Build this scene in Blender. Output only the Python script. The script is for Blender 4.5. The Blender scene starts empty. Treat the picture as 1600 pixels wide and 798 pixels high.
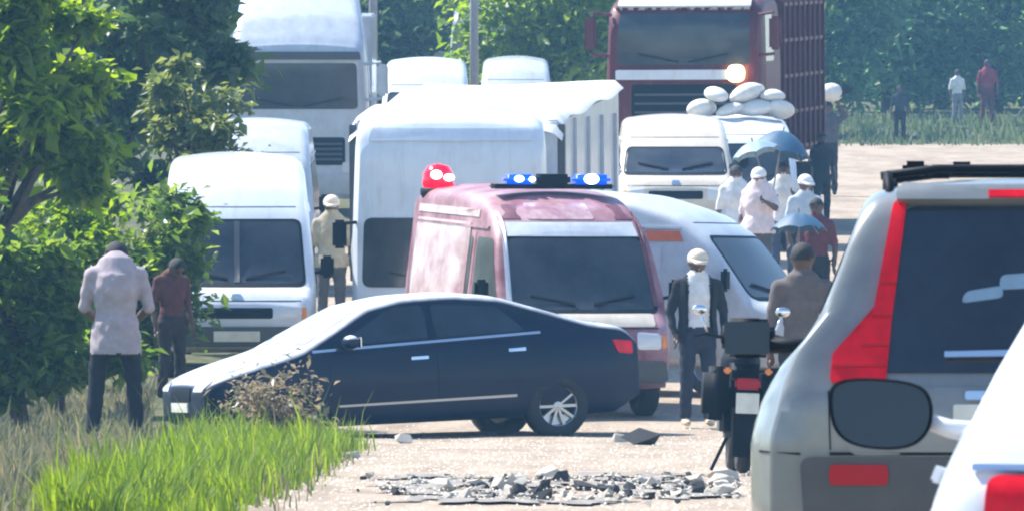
import bpy, bmesh, math, random
import numpy as np
from mathutils import Vector, Matrix, noise
from mathutils.bvhtree import BVHTree

random.seed(7)
RNG = np.random.default_rng(7)
sc = bpy.context.scene
COL = sc.collection
R = math.radians

# ------------------------------------------------------------------ camera
CAM_Z = 1.2
F = 16000.0            # focal length in photo pixels (photo is 1600 wide)
HY = 500.0             # photo row of the eye level
cd = bpy.data.cameras.new('camera')
cd.sensor_width = 36.0
cd.lens = 36.0 * F / 1600.0
cd.clip_start = 1.0
cd.clip_end = 3000.0
cd.dof.use_dof = True
cd.dof.focus_distance = 105.0
cd.dof.aperture_fstop = 36.0
cam = bpy.data.objects.new('camera', cd)
COL.objects.link(cam)
cam.location = (0, 0, CAM_Z)
cam.rotation_euler = (R(90) + math.atan((HY - 399.0) / F), 0, 0)
sc.camera = cam

# ------------------------------------------------------------------ sky, sun, exposure
SUN_EL, SUN_AZ = 52.0, -58.0      # azimuth from +Y (away from the camera) towards +X
w = bpy.data.worlds.new('World')
sc.world = w
w.use_nodes = True
nt = w.node_tree
bg = nt.nodes['Background']
sky = nt.nodes.new('ShaderNodeTexSky')
sky.sky_type = 'NISHITA'
sky.sun_disc = False
sky.sun_elevation = R(SUN_EL)
sky.sun_rotation = R(SUN_AZ)
sky.dust_density = 0.3
sky.ozone_density = 3.5
sky.air_density = 1.2
nt.links.new(sky.outputs[0], bg.inputs[0])
bg.inputs[1].default_value = 0.125
sd = bpy.data.lights.new('sun', 'SUN')
sd.energy = 5.0
sd.angle = R(0.5)
sd.color = (1.0, 0.95, 0.87)
so = bpy.data.objects.new('sun', sd)
COL.objects.link(so)
d = Vector((math.cos(R(SUN_EL)) * math.sin(R(SUN_AZ)), math.cos(R(SUN_EL)) * math.cos(R(SUN_AZ)), math.sin(R(SUN_EL))))
so.rotation_euler = d.to_track_quat('Z', 'Y').to_euler()
so.location = (-30, 60, 60)
vs = sc.view_settings
vs.view_transform = 'Standard'
vs.look = 'None'
vs.exposure = 1.1
vs.gamma = 1.0
vs.use_curve_mapping = False
try:
    sc.cycles.use_denoising = True
    sc.cycles.denoiser = 'OPENIMAGEDENOISE'
except Exception:
    pass
sc.cycles.max_bounces = 7
sc.cycles.transparent_max_bounces = 8
sc.cycles.volume_bounces = 0
sc.cycles.filter_width = 2.2

# ------------------------------------------------------------------ materials
def mat(name, col, rough=0.6, metal=0.0, coat=0.0, noise=0.0, nscale=8.0, col2=None, trans=0.0, emit=None, estr=0.0,
        bump=0.0, bscale=40.0, spec=0.5):
    m = bpy.data.materials.new(name)
    m.use_nodes = True
    t = m.node_tree
    b = t.nodes['Principled BSDF']
    b.inputs['Roughness'].default_value = rough
    b.inputs['Metallic'].default_value = metal
    b.inputs['Coat Weight'].default_value = coat
    b.inputs['Coat Roughness'].default_value = 0.06
    b.inputs['Specular IOR Level'].default_value = spec
    c = (col[0], col[1], col[2], 1)
    if noise > 0 or col2 is not None:
        tc = t.nodes.new('ShaderNodeTexCoord')
        n = t.nodes.new('ShaderNodeTexNoise')
        n.inputs['Scale'].default_value = nscale
        n.inputs['Detail'].default_value = 6
        n.inputs['Roughness'].default_value = 0.65
        r = t.nodes.new('ShaderNodeValToRGB')
        k = 1 - noise
        c2 = (col2[0], col2[1], col2[2], 1) if col2 is not None else (col[0] * k, col[1] * k, col[2] * k, 1)
        r.color_ramp.elements[0].position = 0.36
        r.color_ramp.elements[1].position = 0.66
        r.color_ramp.elements[0].color = c2
        r.color_ramp.elements[1].color = c
        t.links.new(tc.outputs['Object'], n.inputs['Vector'])
        t.links.new(n.outputs['Fac'], r.inputs[0])
        t.links.new(r.outputs[0], b.inputs['Base Color'])
    else:
        b.inputs['Base Color'].default_value = c
    if bump > 0:
        tc = t.nodes.new('ShaderNodeTexCoord')
        n = t.nodes.new('ShaderNodeTexNoise')
        n.inputs['Scale'].default_value = bscale
        n.inputs['Detail'].default_value = 5
        bp = t.nodes.new('ShaderNodeBump')
        bp.inputs['Strength'].default_value = bump
        bp.inputs['Distance'].default_value = 0.02
        t.links.new(tc.outputs['Object'], n.inputs['Vector'])
        t.links.new(n.outputs['Fac'], bp.inputs['Height'])
        t.links.new(bp.outputs[0], b.inputs['Normal'])
    if emit:
        b.inputs['Emission Color'].default_value = (emit[0], emit[1], emit[2], 1)
        b.inputs['Emission Strength'].default_value = estr
    return m

def paint(name, col, noise=0.12, rough=0.35, coat=0.5, **k):
    return mat(name, col, rough=rough, coat=coat, noise=noise, nscale=k.pop('nscale', 3.0), **k)

def leaf_mat(name, c1, c2, transl=0.45):
    m = bpy.data.materials.new(name)
    m.use_nodes = True
    t = m.node_tree
    t.nodes.remove(t.nodes['Principled BSDF'])
    out = t.nodes['Material Output']
    g = t.nodes.new('ShaderNodeNewGeometry')
    r = t.nodes.new('ShaderNodeValToRGB')
    r.color_ramp.elements[0].color = (*c1, 1)
    r.color_ramp.elements[1].color = (*c2, 1)
    t.links.new(g.outputs['Random Per Island'], r.inputs[0])
    p = t.nodes.new('ShaderNodeBsdfPrincipled')
    p.inputs['Roughness'].default_value = 0.42
    t.links.new(r.outputs[0], p.inputs['Base Color'])
    tr = t.nodes.new('ShaderNodeBsdfTranslucent')
    hs = t.nodes.new('ShaderNodeHueSaturation')
    hs.inputs['Value'].default_value = 1.7
    hs.inputs['Saturation'].default_value = 1.1
    hs.inputs['Hue'].default_value = 0.485
    t.links.new(r.outputs[0], hs.inputs['Color'])
    t.links.new(hs.outputs[0], tr.inputs['Color'])
    mx = t.nodes.new('ShaderNodeMixShader')
    mx.inputs[0].default_value = transl
    t.links.new(p.outputs[0], mx.inputs[1])
    t.links.new(tr.outputs[0], mx.inputs[2])
    t.links.new(mx.outputs[0], out.inputs['Surface'])
    return m

def glass_mat(name, col=(0.010, 0.016, 0.026), rough=0.06, col2=None):
    return mat(name, col, rough=rough, spec=0.55, coat=0.0, col2=col2 or (col[0] * 2.2, col[1] * 2.2, col[2] * 2.2), nscale=1.7, bump=0.05, bscale=2.5)

M = {}
M['white'] = paint('white paint', (0.68, 0.73, 0.80), noise=0.10)
M['white2'] = paint('dusty white paint', (0.54, 0.585, 0.65), noise=0.18, nscale=5)
M['cream'] = paint('beige paint', (0.62, 0.56, 0.46), noise=0.15)
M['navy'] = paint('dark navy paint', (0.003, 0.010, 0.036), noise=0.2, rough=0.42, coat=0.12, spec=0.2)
M['silver'] = paint('silver grey paint', (0.22, 0.24, 0.245), noise=0.25, rough=0.3, metal=0.2, nscale=4)
M['maroon'] = paint('maroon paint', (0.12, 0.018, 0.03), noise=0.25, rough=0.55, coat=0.05, spec=0.3)
M['maroon_dull'] = paint('faded maroon paint', (0.15, 0.035, 0.055), noise=0.35, rough=0.55, nscale=6, coat=0.15)
M['mottled'] = paint('mottled pink and maroon paint', (0.42, 0.25, 0.28), col2=(0.17, 0.04, 0.06), nscale=1.8, rough=0.55, coat=0.1)
M['maroon_matt'] = mat('matt maroon boards', (0.10, 0.022, 0.03), 0.8, noise=0.3, spec=0.2)
M['pink'] = paint('pale pinkish paint', (0.62, 0.49, 0.50), col2=(0.30, 0.12, 0.15), nscale=2.2)
def glare_top(m, col, amt):  # paints pale sun glare on up-facing surfaces, broken up by noise
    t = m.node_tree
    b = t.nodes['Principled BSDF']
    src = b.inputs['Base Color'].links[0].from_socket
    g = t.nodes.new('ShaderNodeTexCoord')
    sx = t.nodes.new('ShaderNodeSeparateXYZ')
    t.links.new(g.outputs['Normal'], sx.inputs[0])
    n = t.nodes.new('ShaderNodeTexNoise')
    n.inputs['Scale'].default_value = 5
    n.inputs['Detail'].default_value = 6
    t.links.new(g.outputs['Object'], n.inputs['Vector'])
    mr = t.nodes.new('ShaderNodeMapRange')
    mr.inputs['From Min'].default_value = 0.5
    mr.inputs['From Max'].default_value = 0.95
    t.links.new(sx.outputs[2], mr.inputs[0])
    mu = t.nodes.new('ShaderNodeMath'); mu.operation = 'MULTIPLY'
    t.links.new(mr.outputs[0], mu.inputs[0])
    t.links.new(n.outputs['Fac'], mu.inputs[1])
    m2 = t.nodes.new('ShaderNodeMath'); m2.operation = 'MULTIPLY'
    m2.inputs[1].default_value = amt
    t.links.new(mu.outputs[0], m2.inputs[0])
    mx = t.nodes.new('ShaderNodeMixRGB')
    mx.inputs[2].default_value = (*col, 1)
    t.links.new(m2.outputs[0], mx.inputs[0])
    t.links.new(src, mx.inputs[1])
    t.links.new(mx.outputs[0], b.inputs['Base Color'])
def road_dirt(m, col=(0.30, 0.235, 0.17), top=0.95):
    t = m.node_tree
    b = t.nodes['Principled BSDF']
    src = b.inputs['Base Color'].links[0].from_socket
    g = t.nodes.new('ShaderNodeTexCoord')
    sx = t.nodes.new('ShaderNodeSeparateXYZ')
    t.links.new(g.outputs['Object'], sx.inputs[0])
    n = t.nodes.new('ShaderNodeTexNoise')
    n.inputs['Scale'].default_value = 4
    n.inputs['Detail'].default_value = 7
    n.inputs['Roughness'].default_value = 0.7
    t.links.new(g.outputs['Object'], n.inputs['Vector'])
    mr = t.nodes.new('ShaderNodeMapRange')
    mr.inputs['From Min'].default_value = top
    mr.inputs['From Max'].default_value = 0.3
    t.links.new(sx.outputs[2], mr.inputs[0])
    ad = t.nodes.new('ShaderNodeMath'); ad.operation = 'MULTIPLY'
    t.links.new(mr.outputs[0], ad.inputs[0])
    t.links.new(n.outputs['Fac'], ad.inputs[1])
    st = t.nodes.new('ShaderNodeMath'); st.operation = 'SMOOTH_MAX'
    n2 = t.nodes.new('ShaderNodeTexNoise')
    n2.inputs['Scale'].default_value = 2.3
    n2.inputs['Detail'].default_value = 8
    n2.inputs['Roughness'].default_value = 0.75
    mp = t.nodes.new('ShaderNodeMapping')
    mp.inputs['Scale'].default_value = (1, 3.5, 0.6)
    t.links.new(g.outputs['Object'], mp.inputs[0])
    t.links.new(mp.outputs[0], n2.inputs['Vector'])
    r2 = t.nodes.new('ShaderNodeMapRange')
    r2.inputs['From Min'].default_value = 0.52
    r2.inputs['From Max'].default_value = 0.85
    r2.inputs['To Max'].default_value = 0.5
    t.links.new(n2.outputs['Fac'], r2.inputs[0])
    mxx = t.nodes.new('ShaderNodeMath'); mxx.operation = 'MAXIMUM'
    t.links.new(ad.outputs[0], mxx.inputs[0])
    t.links.new(r2.outputs[0], mxx.inputs[1])
    t.nodes.remove(st)
    mx = t.nodes.new('ShaderNodeMixRGB')
    mx.inputs[2].default_value = (*col, 1)
    t.links.new(mxx.outputs[0], mx.inputs[0])
    t.links.new(src, mx.inputs[1])
    t.links.new(mx.outputs[0], b.inputs['Base Color'])
for k_ in ('white', 'white2', 'cream', 'maroon', 'maroon_dull'):
    road_dirt(M[k_])
road_dirt(M['silver'], (0.16, 0.14, 0.12), 0.85)
glare_top(M['navy'], (0.66, 0.70, 0.75), 1.7)  # glare painted into the bonnet, roof and boot colour
M['stripe'] = mat('orange stripe', (0.72, 0.16, 0.06), 0.5, noise=0.2)
M['glass'] = glass_mat('tinted glass')
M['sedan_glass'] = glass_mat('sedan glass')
glare_top(M['sedan_glass'], (0.66, 0.70, 0.75), 1.6)  # same painted glare on the windscreen
M['glass2'] = glass_mat('dusty glass', (0.018, 0.024, 0.036), 0.14, (0.05, 0.055, 0.065))
M['black'] = mat('black plastic', (0.006, 0.008, 0.013), 0.6, noise=0.2, spec=0.12)
M['mirror'] = mat('dark mirror glass', (0.012, 0.02, 0.03), 0.12, spec=0.5)
M['rubber'] = mat('tyre rubber', (0.03, 0.03, 0.032), 0.85, noise=0.35, nscale=20)
M['grey_plastic'] = mat('grey plastic', (0.07, 0.075, 0.08), 0.55, noise=0.2)
M['chrome'] = mat('chrome', (0.75, 0.76, 0.78), 0.14, metal=1.0)
M['alloy'] = mat('alloy', (0.42, 0.43, 0.45), 0.32, metal=0.9)
M['red_lens'] = mat('red lens', (0.80, 0.004, 0.02), 0.3, spec=0.25, col2=(0.55, 0.004, 0.015), nscale=9)
M['red_dim'] = mat('red reflector', (0.38, 0.012, 0.02), 0.4, spec=0.2)
M['amber_lens'] = mat('amber lens', (0.8, 0.25, 0.03), 0.15)
M['lamp_glass'] = mat('headlamp glass', (0.62, 0.64, 0.66), 0.1, coat=0.6)
M['red_light'] = mat('red beacon lit', (0.6, 0.0, 0.01), 0.2, emit=(1.0, 0.0, 0.02), estr=1.3)
M['red_core'] = mat('red beacon core', (1, 0.6, 0.6), 0.2, emit=(1.0, 0.55, 0.55), estr=3.0)
M['blue_light'] = mat('blue beacon lit', (0.0, 0.03, 0.6), 0.2, emit=(0.0, 0.04, 1.0), estr=1.6)
M['blue_core'] = mat('blue beacon core', (0.6, 0.8, 1), 0.2, emit=(0.6, 0.8, 1.0), estr=3.0)
M['warm_light'] = mat('lit headlamp', (1, 0.8, 0.4), 0.2, emit=(1.0, 0.72, 0.28), estr=6.0)
M['plate'] = mat('number plate', (0.7, 0.7, 0.62), 0.5, noise=0.2)
M['bark'] = mat('bark', (0.13, 0.10, 0.075), 0.9, noise=0.5, nscale=14, bump=0.6, bscale=18)
M['steel_pole'] = mat('weathered pole', (0.30, 0.30, 0.31), 0.7, noise=0.25)
M['stone'] = mat('pale stone', (0.66, 0.61, 0.53), 0.95, noise=0.35, nscale=18, bump=0.5, bscale=30, spec=0.08)
M['stone2'] = mat('grey stone', (0.08, 0.08, 0.085), 0.95, noise=0.4, nscale=18, bump=0.5, bscale=30, spec=0.08)
M['sack'] = mat('white woven sack', (0.72, 0.71, 0.67), 0.85, noise=0.15, bump=0.4, bscale=25)
M['sack_tan'] = mat('tan woven sack', (0.55, 0.46, 0.33), 0.85, noise=0.2, bump=0.4, bscale=25)
M['tarp'] = mat('white tarpaulin', (0.78, 0.78, 0.77), 0.6, noise=0.12, bump=0.3, bscale=6)
M['skin'] = mat('dark brown skin', (0.11, 0.058, 0.036), 0.5, noise=0.15)
M['hair'] = mat('black hair', (0.012, 0.011, 0.012), 0.7, bump=0.6, bscale=120)
M['umb_blue'] = mat('blue umbrella cloth', (0.03, 0.10, 0.19), 0.6, noise=0.2)
M['umb_pale'] = mat('pale blue umbrella cloth', (0.22, 0.34, 0.46), 0.6, noise=0.2)
CLOTH = {}
def cloth(key, col):
    if key not in CLOTH:
        CLOTH[key] = mat(key + ' cloth', col, 0.9, noise=0.22, nscale=9, bump=0.2, bscale=22, spec=0.2)
    return CLOTH[key]

# ------------------------------------------------------------------ helpers
def GZ(x, y):
    """terrain height: flat, then a long 4 % climb; left verge a little raised"""
    t = y - 102.0
    z = 0.04 * (0.5 * (t + math.sqrt(t * t + 16.0)))
    z -= 0.04 * 0.5 * (-102 + math.sqrt(102 * 102 + 16.0))
    v = min(1.0, max(0.0, (-x - 1.0 - 0.012 * max(0, y - 60)) / 1.2))
    z += 0.10 * v * v * (3 - 2 * v) * max(0.0, 1.0 - max(0, y - 92) / 10.0)
    return z

def PX(px, D):
    return (px - 800.0) * D / F

def link(o, parent=None):
    COL.objects.link(o)
    if parent is not None:
        o.parent = parent
    return o

def mesh_obj(name, verts, faces, m, parent=None, smooth=True, mats=None, midx=None):
    me = bpy.data.meshes.new(name)
    me.from_pydata([tuple(v) for v in verts], [], faces)
    if mats:
        for q in mats:
            me.materials.append(q)
        if midx is not None:
            me.polygons.foreach_set('material_index', midx)
    else:
        me.materials.append(m)
    if smooth:
        me.polygons.foreach_set('use_smooth', [True] * len(me.polygons))
    me.update()
    o = bpy.data.objects.new(name, me)
    return link(o, parent)

def tag(o, label, cat, group=None):
    o['label'] = label
    o['category'] = cat
    if group:
        o['group'] = group
    return o

def empty(name, loc, rot=(0, 0, 0)):
    o = bpy.data.objects.new(name, None)
    o.empty_display_size = 0.2
    o.location = loc
    o.rotation_euler = rot
    return link(o)

class MB:
    def __init__(s):
        s.v = []
        s.f = []
    def add(s, vs, fs):
        n = len(s.v)
        s.v += [Vector(v) for v in vs]
        s.f += [[i + n for i in f] for f in fs]
        return s
    def box(s, c, d, bev=0.0, rot=None):
        bm = bmesh.new()
        bmesh.ops.create_cube(bm, size=1.0)
        for v in bm.verts:
            v.co = Vector((v.co.x * d[0], v.co.y * d[1], v.co.z * d[2]))
        if bev > 0:
            bmesh.ops.bevel(bm, geom=list(bm.edges), offset=bev, segments=2, affect='EDGES')
        bm.verts.index_update()
        vs = [v.co.copy() for v in bm.verts]
        if rot is not None:
            vs = [rot @ v for v in vs]
        vs = [v + Vector(c) for v in vs]
        fs = [[v.index for v in f.verts] for f in bm.faces]
        bm.free()
        return s.add(vs, fs)
    def tube(s, pts, rads, n=10, cap=True):
        pts = [Vector(p) for p in pts]
        if not isinstance(rads, (list, tuple)):
            rads = [rads] * len(pts)
        rings = []
        up = Vector((0, 0, 1))
        for i, p in enumerate(pts):
            a = pts[max(0, i - 1)]
            b = pts[min(len(pts) - 1, i + 1)]
            t = (b - a).normalized()
            ref = up if abs(t.dot(up)) < 0.95 else Vector((1, 0, 0))
            u = t.cross(ref).normalized()
            v = t.cross(u).normalized()
            rings.append([p + (u * math.cos(2 * math.pi * k / n) + v * math.sin(2 * math.pi * k / n)) * rads[i] for k in range(n)])
        vs = [q for r in rings for q in r]
        fs = []
        for i in range(len(rings) - 1):
            for k in range(n):
                fs.append([i * n + k, i * n + (k + 1) % n, (i + 1) * n + (k + 1) % n, (i + 1) * n + k])
        if cap:
            fs.append(list(range(n - 1, -1, -1)))
            fs.append([(len(rings) - 1) * n + k for k in range(n)])
        return s.add(vs, fs)
    def lathe(s, prof, c=(0, 0, 0), axis='z', n=24):
        """prof: (radius, height) list along axis"""
        vs = []
        for (r, h) in prof:
            for k in range(n):
                a = 2 * math.pi * k / n
                p = (r * math.cos(a), r * math.sin(a), h)
                if axis == 'y':
                    p = (p[0], h, p[1])
                elif axis == 'x':
                    p = (h, p[0], p[1])
                vs.append(Vector(p) + Vector(c))
        fs = []
        for i in range(len(prof) - 1):
            for k in range(n):
                fs.append([i * n + k, i * n + (k + 1) % n, (i + 1) * n + (k + 1) % n, (i + 1) * n + k])
        return s.add(vs, fs)
    def ell(s, c, r, n=14, m=9, rot=None):
        vs, fs = [], []
        for i in range(m + 1):
            th = math.pi * i / m
            for k in range(n):
                a = 2 * math.pi * k / n
                p = Vector((r[0] * math.sin(th) * math.cos(a), r[1] * math.sin(th) * math.sin(a), r[2] * math.cos(th)))
                if rot is not None:
                    p = rot @ p
                vs.append(p + Vector(c))
        for i in range(m):
            for k in range(n):
                fs.append([i * n + k, (i + 1) * n + k, (i + 1) * n + (k + 1) % n, i * n + (k + 1) % n])
        return s.add(vs, fs)
    def build(s, name, m, parent=None, smooth=False):
        o = mesh_obj(name, s.v, s.f, m, parent, smooth=smooth)
        bm = bmesh.new()
        bm.from_mesh(o.data)
        bmesh.ops.remove_doubles(bm, verts=bm.verts, dist=1e-5)
        bmesh.ops.recalc_face_normals(bm, faces=bm.faces)
        bm.to_mesh(o.data)
        bm.free()
        return o

# ------------------------------------------------------------------ vehicle bodies
class Body:
    """Lofted vehicle body: x from the nose (0) to the tail (L), y sideways, z up."""
    def __init__(s, name, L, top, bot, wf, prof, r, m, parent, crown=0.04, sig=0.05, n=90, cuts=()):
        xs = np.linspace(0, L, n)
        # denser at the ends
        xs = np.sort(np.concatenate([xs, np.linspace(0, 0.15, 8)[1:-1], L - np.linspace(0, 0.15, 8)[1:-1]]))
        def ip(tab, smooth=True):
            a = np.array(tab, float)
            fine = np.linspace(-0.6, L + 0.6, 1600)
            v = np.interp(fine, a[:, 0], a[:, 1])
            if smooth and sig > 0:
                k = np.arange(-int(3 * sig / (fine[1] - fine[0])), int(3 * sig / (fine[1] - fine[0])) + 1) * (fine[1] - fine[0])
                g = np.exp(-0.5 * (k / sig) ** 2)
                g /= g.sum()
                vp = np.pad(v, len(k) // 2, mode='edge')
                v = np.convolve(vp, g, mode='valid')
            return np.interp(xs, fine, v)
        zt, zb, ww = ip(top), ip(bot, False), ip(wf)
        pz = np.array([p[0] for p in prof])
        pw = np.array([p[1] for p in prof])
        NS, NA, NT, NBt = 18, 6, 6, 3
        rings = []
        for x, a, b, f in zip(xs, zt, zb, ww):
            rr = min(r, 0.45 * (a - b))
            pts = []
            w0 = float(np.interp(b + 0.02, pz, pw)) * f
            for i in range(NBt):
                pts.append((x, w0 * i / NBt * 0.95, b))
            z1 = a - rr
            for i in range(NS):
                z = b + 0.02 + (z1 - b - 0.02) * i / (NS - 1)
                pts.append((x, float(np.interp(z, pz, pw)) * f, z))
            wtop = float(np.interp(z1, pz, pw)) * f
            lean = 0.0
            for i in range(1, NA + 1):
                th = math.pi / 2 * i / NA
                pts.append((x, wtop - rr * (1 - math.cos(th)) * 1.25, z1 + rr * math.sin(th)))
            ye = wtop - rr * 1.25
            for i in range(1, NT + 1):
                q = 1 - i / NT
                pts.append((x, ye * q, a + crown * (1 - q * q)))
            rings.append(pts)
        nh = len(rings[0])
        verts, faces = [], []
        full = []
        for pts in rings:
            ring = pts + [(p[0], -p[1], p[2]) for p in pts[-2:0:-1]]
            full.append(ring)
        nr = len(full[0])
        for ring in full:
            verts += ring
        for i in range(len(full) - 1):
            for k in range(nr):
                faces.append([i * nr + k, i * nr + (k + 1) % nr, (i + 1) * nr + (k + 1) % nr, (i + 1) * nr + k])
        # domed end caps: shrinking rings
        for end, sgn in ((0, -1), (len(full) - 1, 1)):
            prev = [end * nr + k for k in range(nr)]
            cz = sum(p[2] for p in full[end]) / nr
            for sc_, dx in ((0.85, 0.015), (0.6, 0.03), (0.3, 0.035)):
                st = len(verts)
                for p in full[end]:
                    verts.append((p[0] + sgn * dx, p[1] * sc_, cz + (p[2] - cz) * sc_))
                cur = [st + k for k in range(nr)]
                for k in range(nr):
                    q = [prev[k], cur[k], cur[(k + 1) % nr], prev[(k + 1) % nr]]
                    faces.append(q if sgn > 0 else q[::-1])
                prev = cur
            faces.append(prev[::-1] if sgn < 0 else prev)
        bm = bmesh.new()
        bv = [bm.verts.new(v) for v in verts]
        for f in faces:
            try:
                bm.faces.new([bv[i] for i in f])
            except ValueError:
                pass
        bmesh.ops.remove_doubles(bm, verts=bm.verts, dist=1e-5)
        bmesh.ops.recalc_face_normals(bm, faces=bm.faces)
        s.bvh = BVHTree.FromBMesh(bm)
        me = bpy.data.meshes.new(name)
        bm.to_mesh(me)
        bm.free()
        me.materials.append(m)
        me.polygons.foreach_set('use_smooth', [True] * len(me.polygons))
        s.o = link(bpy.data.objects.new(name, me), parent)
        s.root = parent
        s.L = L
        for (cx, cz, cr) in cuts:
            s.cut(cx, cz, cr)

    def cut(s, cx, cz, cr):
        mb = MB()
        for sg in (-1, 1):
            mb.lathe([(0.001, sg * 0.62), (cr, sg * 0.62), (cr, sg * 1.6), (0.001, sg * 1.6)], (cx, 0, cz), 'y', 28)
        c = mb.build('cutter', M['black'])
        md = s.o.modifiers.new('arch', 'BOOLEAN')
        md.operation = 'DIFFERENCE'
        md.object = c
        md.solver = 'EXACT'
        dg = bpy.context.evaluated_depsgraph_get()
        dg.update()
        nm = bpy.data.meshes.new_from_object(s.o.evaluated_get(dg))
        s.o.modifiers.clear()
        if len(nm.polygons) > 100:
            old = s.o.data
            s.o.data = nm
            nm.materials.clear()
            nm.materials.append(old.materials[0])
        me = c.data
        bpy.data.objects.remove(c)
        bpy.data.meshes.remove(me)

    def patch(s, name, view, poly, m, parent=None, off=0.006, depth=0.02, rad=0.0, rings=6, sub=7):
        """A panel that follows the body. poly is in the view's plane:
        side views (x,z), front/back (y,z), top (x,y)."""
        pts = [Vector((p[0], p[1])) for p in poly]
        # rounded, subdivided outline
        out = []
        n = len(pts)
        for i in range(n):
            a, b, c = pts[i - 1], pts[i], pts[(i + 1) % n]
            d1 = (a - b)
            d2 = (c - b)
            q = min(rad, d1.length * 0.45, d2.length * 0.45)
            p1 = b + d1.normalized() * q
            p2 = b + d2.normalized() * q
            if q > 1e-4:
                for k in range(5):
                    t = k / 4
                    out.append(p1 * (1 - t) ** 2 + b * 2 * t * (1 - t) + p2 * t * t)
            else:
                out.append(b)
            nxt = pts[(i + 1) % n]
            for k in range(1, sub):
                pass
        dense = []
        for i in range(len(out)):
            a, b = out[i], out[(i + 1) % len(out)]
            m_ = max(1, int((b - a).length / 0.09))
            for k in range(m_):
                dense.append(a + (b - a) * k / m_)
        cen = sum(dense, Vector((0, 0))) / len(dense)
        levels = [cen + (p - cen) * 1.0 for p in dense]
        verts, faces = [], []
        N = len(dense)
        def hit(p):
            if view == 'left':
                o, dr = Vector((p[0], 5, p[1])), Vector((0, -1, 0))
            elif view == 'right':
                o, dr = Vector((p[0], -5, p[1])), Vector((0, 1, 0))
            elif view == 'front':
                o, dr = Vector((-5, p[0], p[1])), Vector((1, 0, 0))
            elif view == 'back':
                o, dr = Vector((s.L + 5, p[0], p[1])), Vector((-1, 0, 0))
            else:
                o, dr = Vector((p[0], p[1], 8)), Vector((0, 0, -1))
            h = s.bvh.ray_cast(o, dr)
            if h[0] is None:
                h = s.bvh.find_nearest(o + dr * (5 if view in ('left', 'right') else 5))
                return h[0], -dr
            nn = h[1]
            if nn.dot(dr) > 0:
                nn = -nn
            nn = (nn - dr * 0.3).normalized()
            return h[0], nn
        hits = []
        for j in range(rings):
            sc_ = 1.0 - j / rings
            for p in dense:
                h, nn = hit(cen + (p - cen) * sc_)
                hits.append((h, nn))
        verts = [h + nn * off for h, nn in hits]
        for j in range(rings - 1):
            for k in range(N):
                faces.append([j * N + k, j * N + (k + 1) % N, (j + 1) * N + (k + 1) % N, (j + 1) * N + k])
        h, nn = hit(cen)
        verts.append(h + nn * off)
        ci = len(verts) - 1
        for k in range(N):
            faces.append([(rings - 1) * N + k, (rings - 1) * N + (k + 1) % N, ci])
        st = len(verts)
        for k in range(N):
            h, nn = hits[k]
            verts.append(h + nn * (off - depth))
        for k in range(N):
            faces.append([k, st + k, st + (k + 1) % N, (k + 1) % N])
        mb = MB()
        mb.add(verts, faces)
        o = mb.build(name, m, parent if parent is not None else s.root, smooth=True)
        try:
            o.data.set_sharp_from_angle(angle=R(40))
        except Exception:
            pass
        return o

WHEEL_CACHE = {}
def wheel(parent, x, y, r, wd=0.2, fancy=False, m_rim=None):
    key = (round(r, 3), wd, fancy, y > 0)
    sg = 1 if y > 0 else -1
    if key not in WHEEL_CACHE:
        t = MB().lathe([(r * 0.62, -wd / 2), (r * 0.9, -wd / 2), (r, -wd / 2 + 0.03), (r, wd / 2 - 0.03), (r * 0.9, wd / 2), (r * 0.62, wd / 2), (r * 0.62, -wd / 2)], axis='y', n=30)
        ob = t.build('wheel', M['rubber'], None, True)
        rm = MB()
        e = sg * wd / 2
        rm.lathe([(r * 0.64, e), (r * 0.60, e - sg * 0.01), (r * 0.57, e - sg * 0.06), (r * 0.2, e - sg * 0.07), (0.001, e - sg * 0.07)], axis='y', n=30)
        ns = 10 if fancy else 6
        for k in range(ns):
            a = 2 * math.pi * k / ns
            q = Matrix.Rotation(-a, 3, 'Y')
            rm.box(q @ Vector((r * 0.36, e - sg * 0.03, 0)), (r * 0.52, 0.035, r * (0.09 if fancy else 0.15)), 0.004, q)
        rm.lathe([(r * 0.15, e - sg * 0.05), (r * 0.14, e - sg * 0.01), (0.001, e - sg * 0.005)], axis='y', n=16)
        ro = rm.build('rim', m_rim or M['alloy'], ob)
        WHEEL_CACHE[key] = (ob.data, ro.data)
        bpy.data.objects.remove(ro)
        bpy.data.objects.remove(ob)
    a, b = WHEEL_CACHE[key]
    o = link(bpy.data.objects.new('wheel', a), parent)
    o.location = (x, y, r)
    ro = link(bpy.data.objects.new('rim', b), o)
    return o

def car_root(name, px, D, yaw=0.0, dx=0.0, facing='to', z=None, dz=0.0, pitch=None):
    """facing 'to': nose towards the camera, nose-centre at (px, D); 'from': tail centre at (px, D)"""
    X = PX(px, D) + dx
    zz = GZ(X, D) if z is None else z
    # slope of the road along the axis
    sl = math.atan((GZ(X, D + 4) - GZ(X, D)) / 4.0)
    if facing == 'to':
        rz = R(90 + yaw)
        ry = -sl * math.cos(R(yaw))
    else:
        rz = R(-90 + yaw)
        ry = sl
    if pitch is not None:
        ry = pitch
    o = empty(name, (X, D, zz + dz), (0, ry, rz))
    o.rotation_mode = 'XYZ'
    return o

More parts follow.
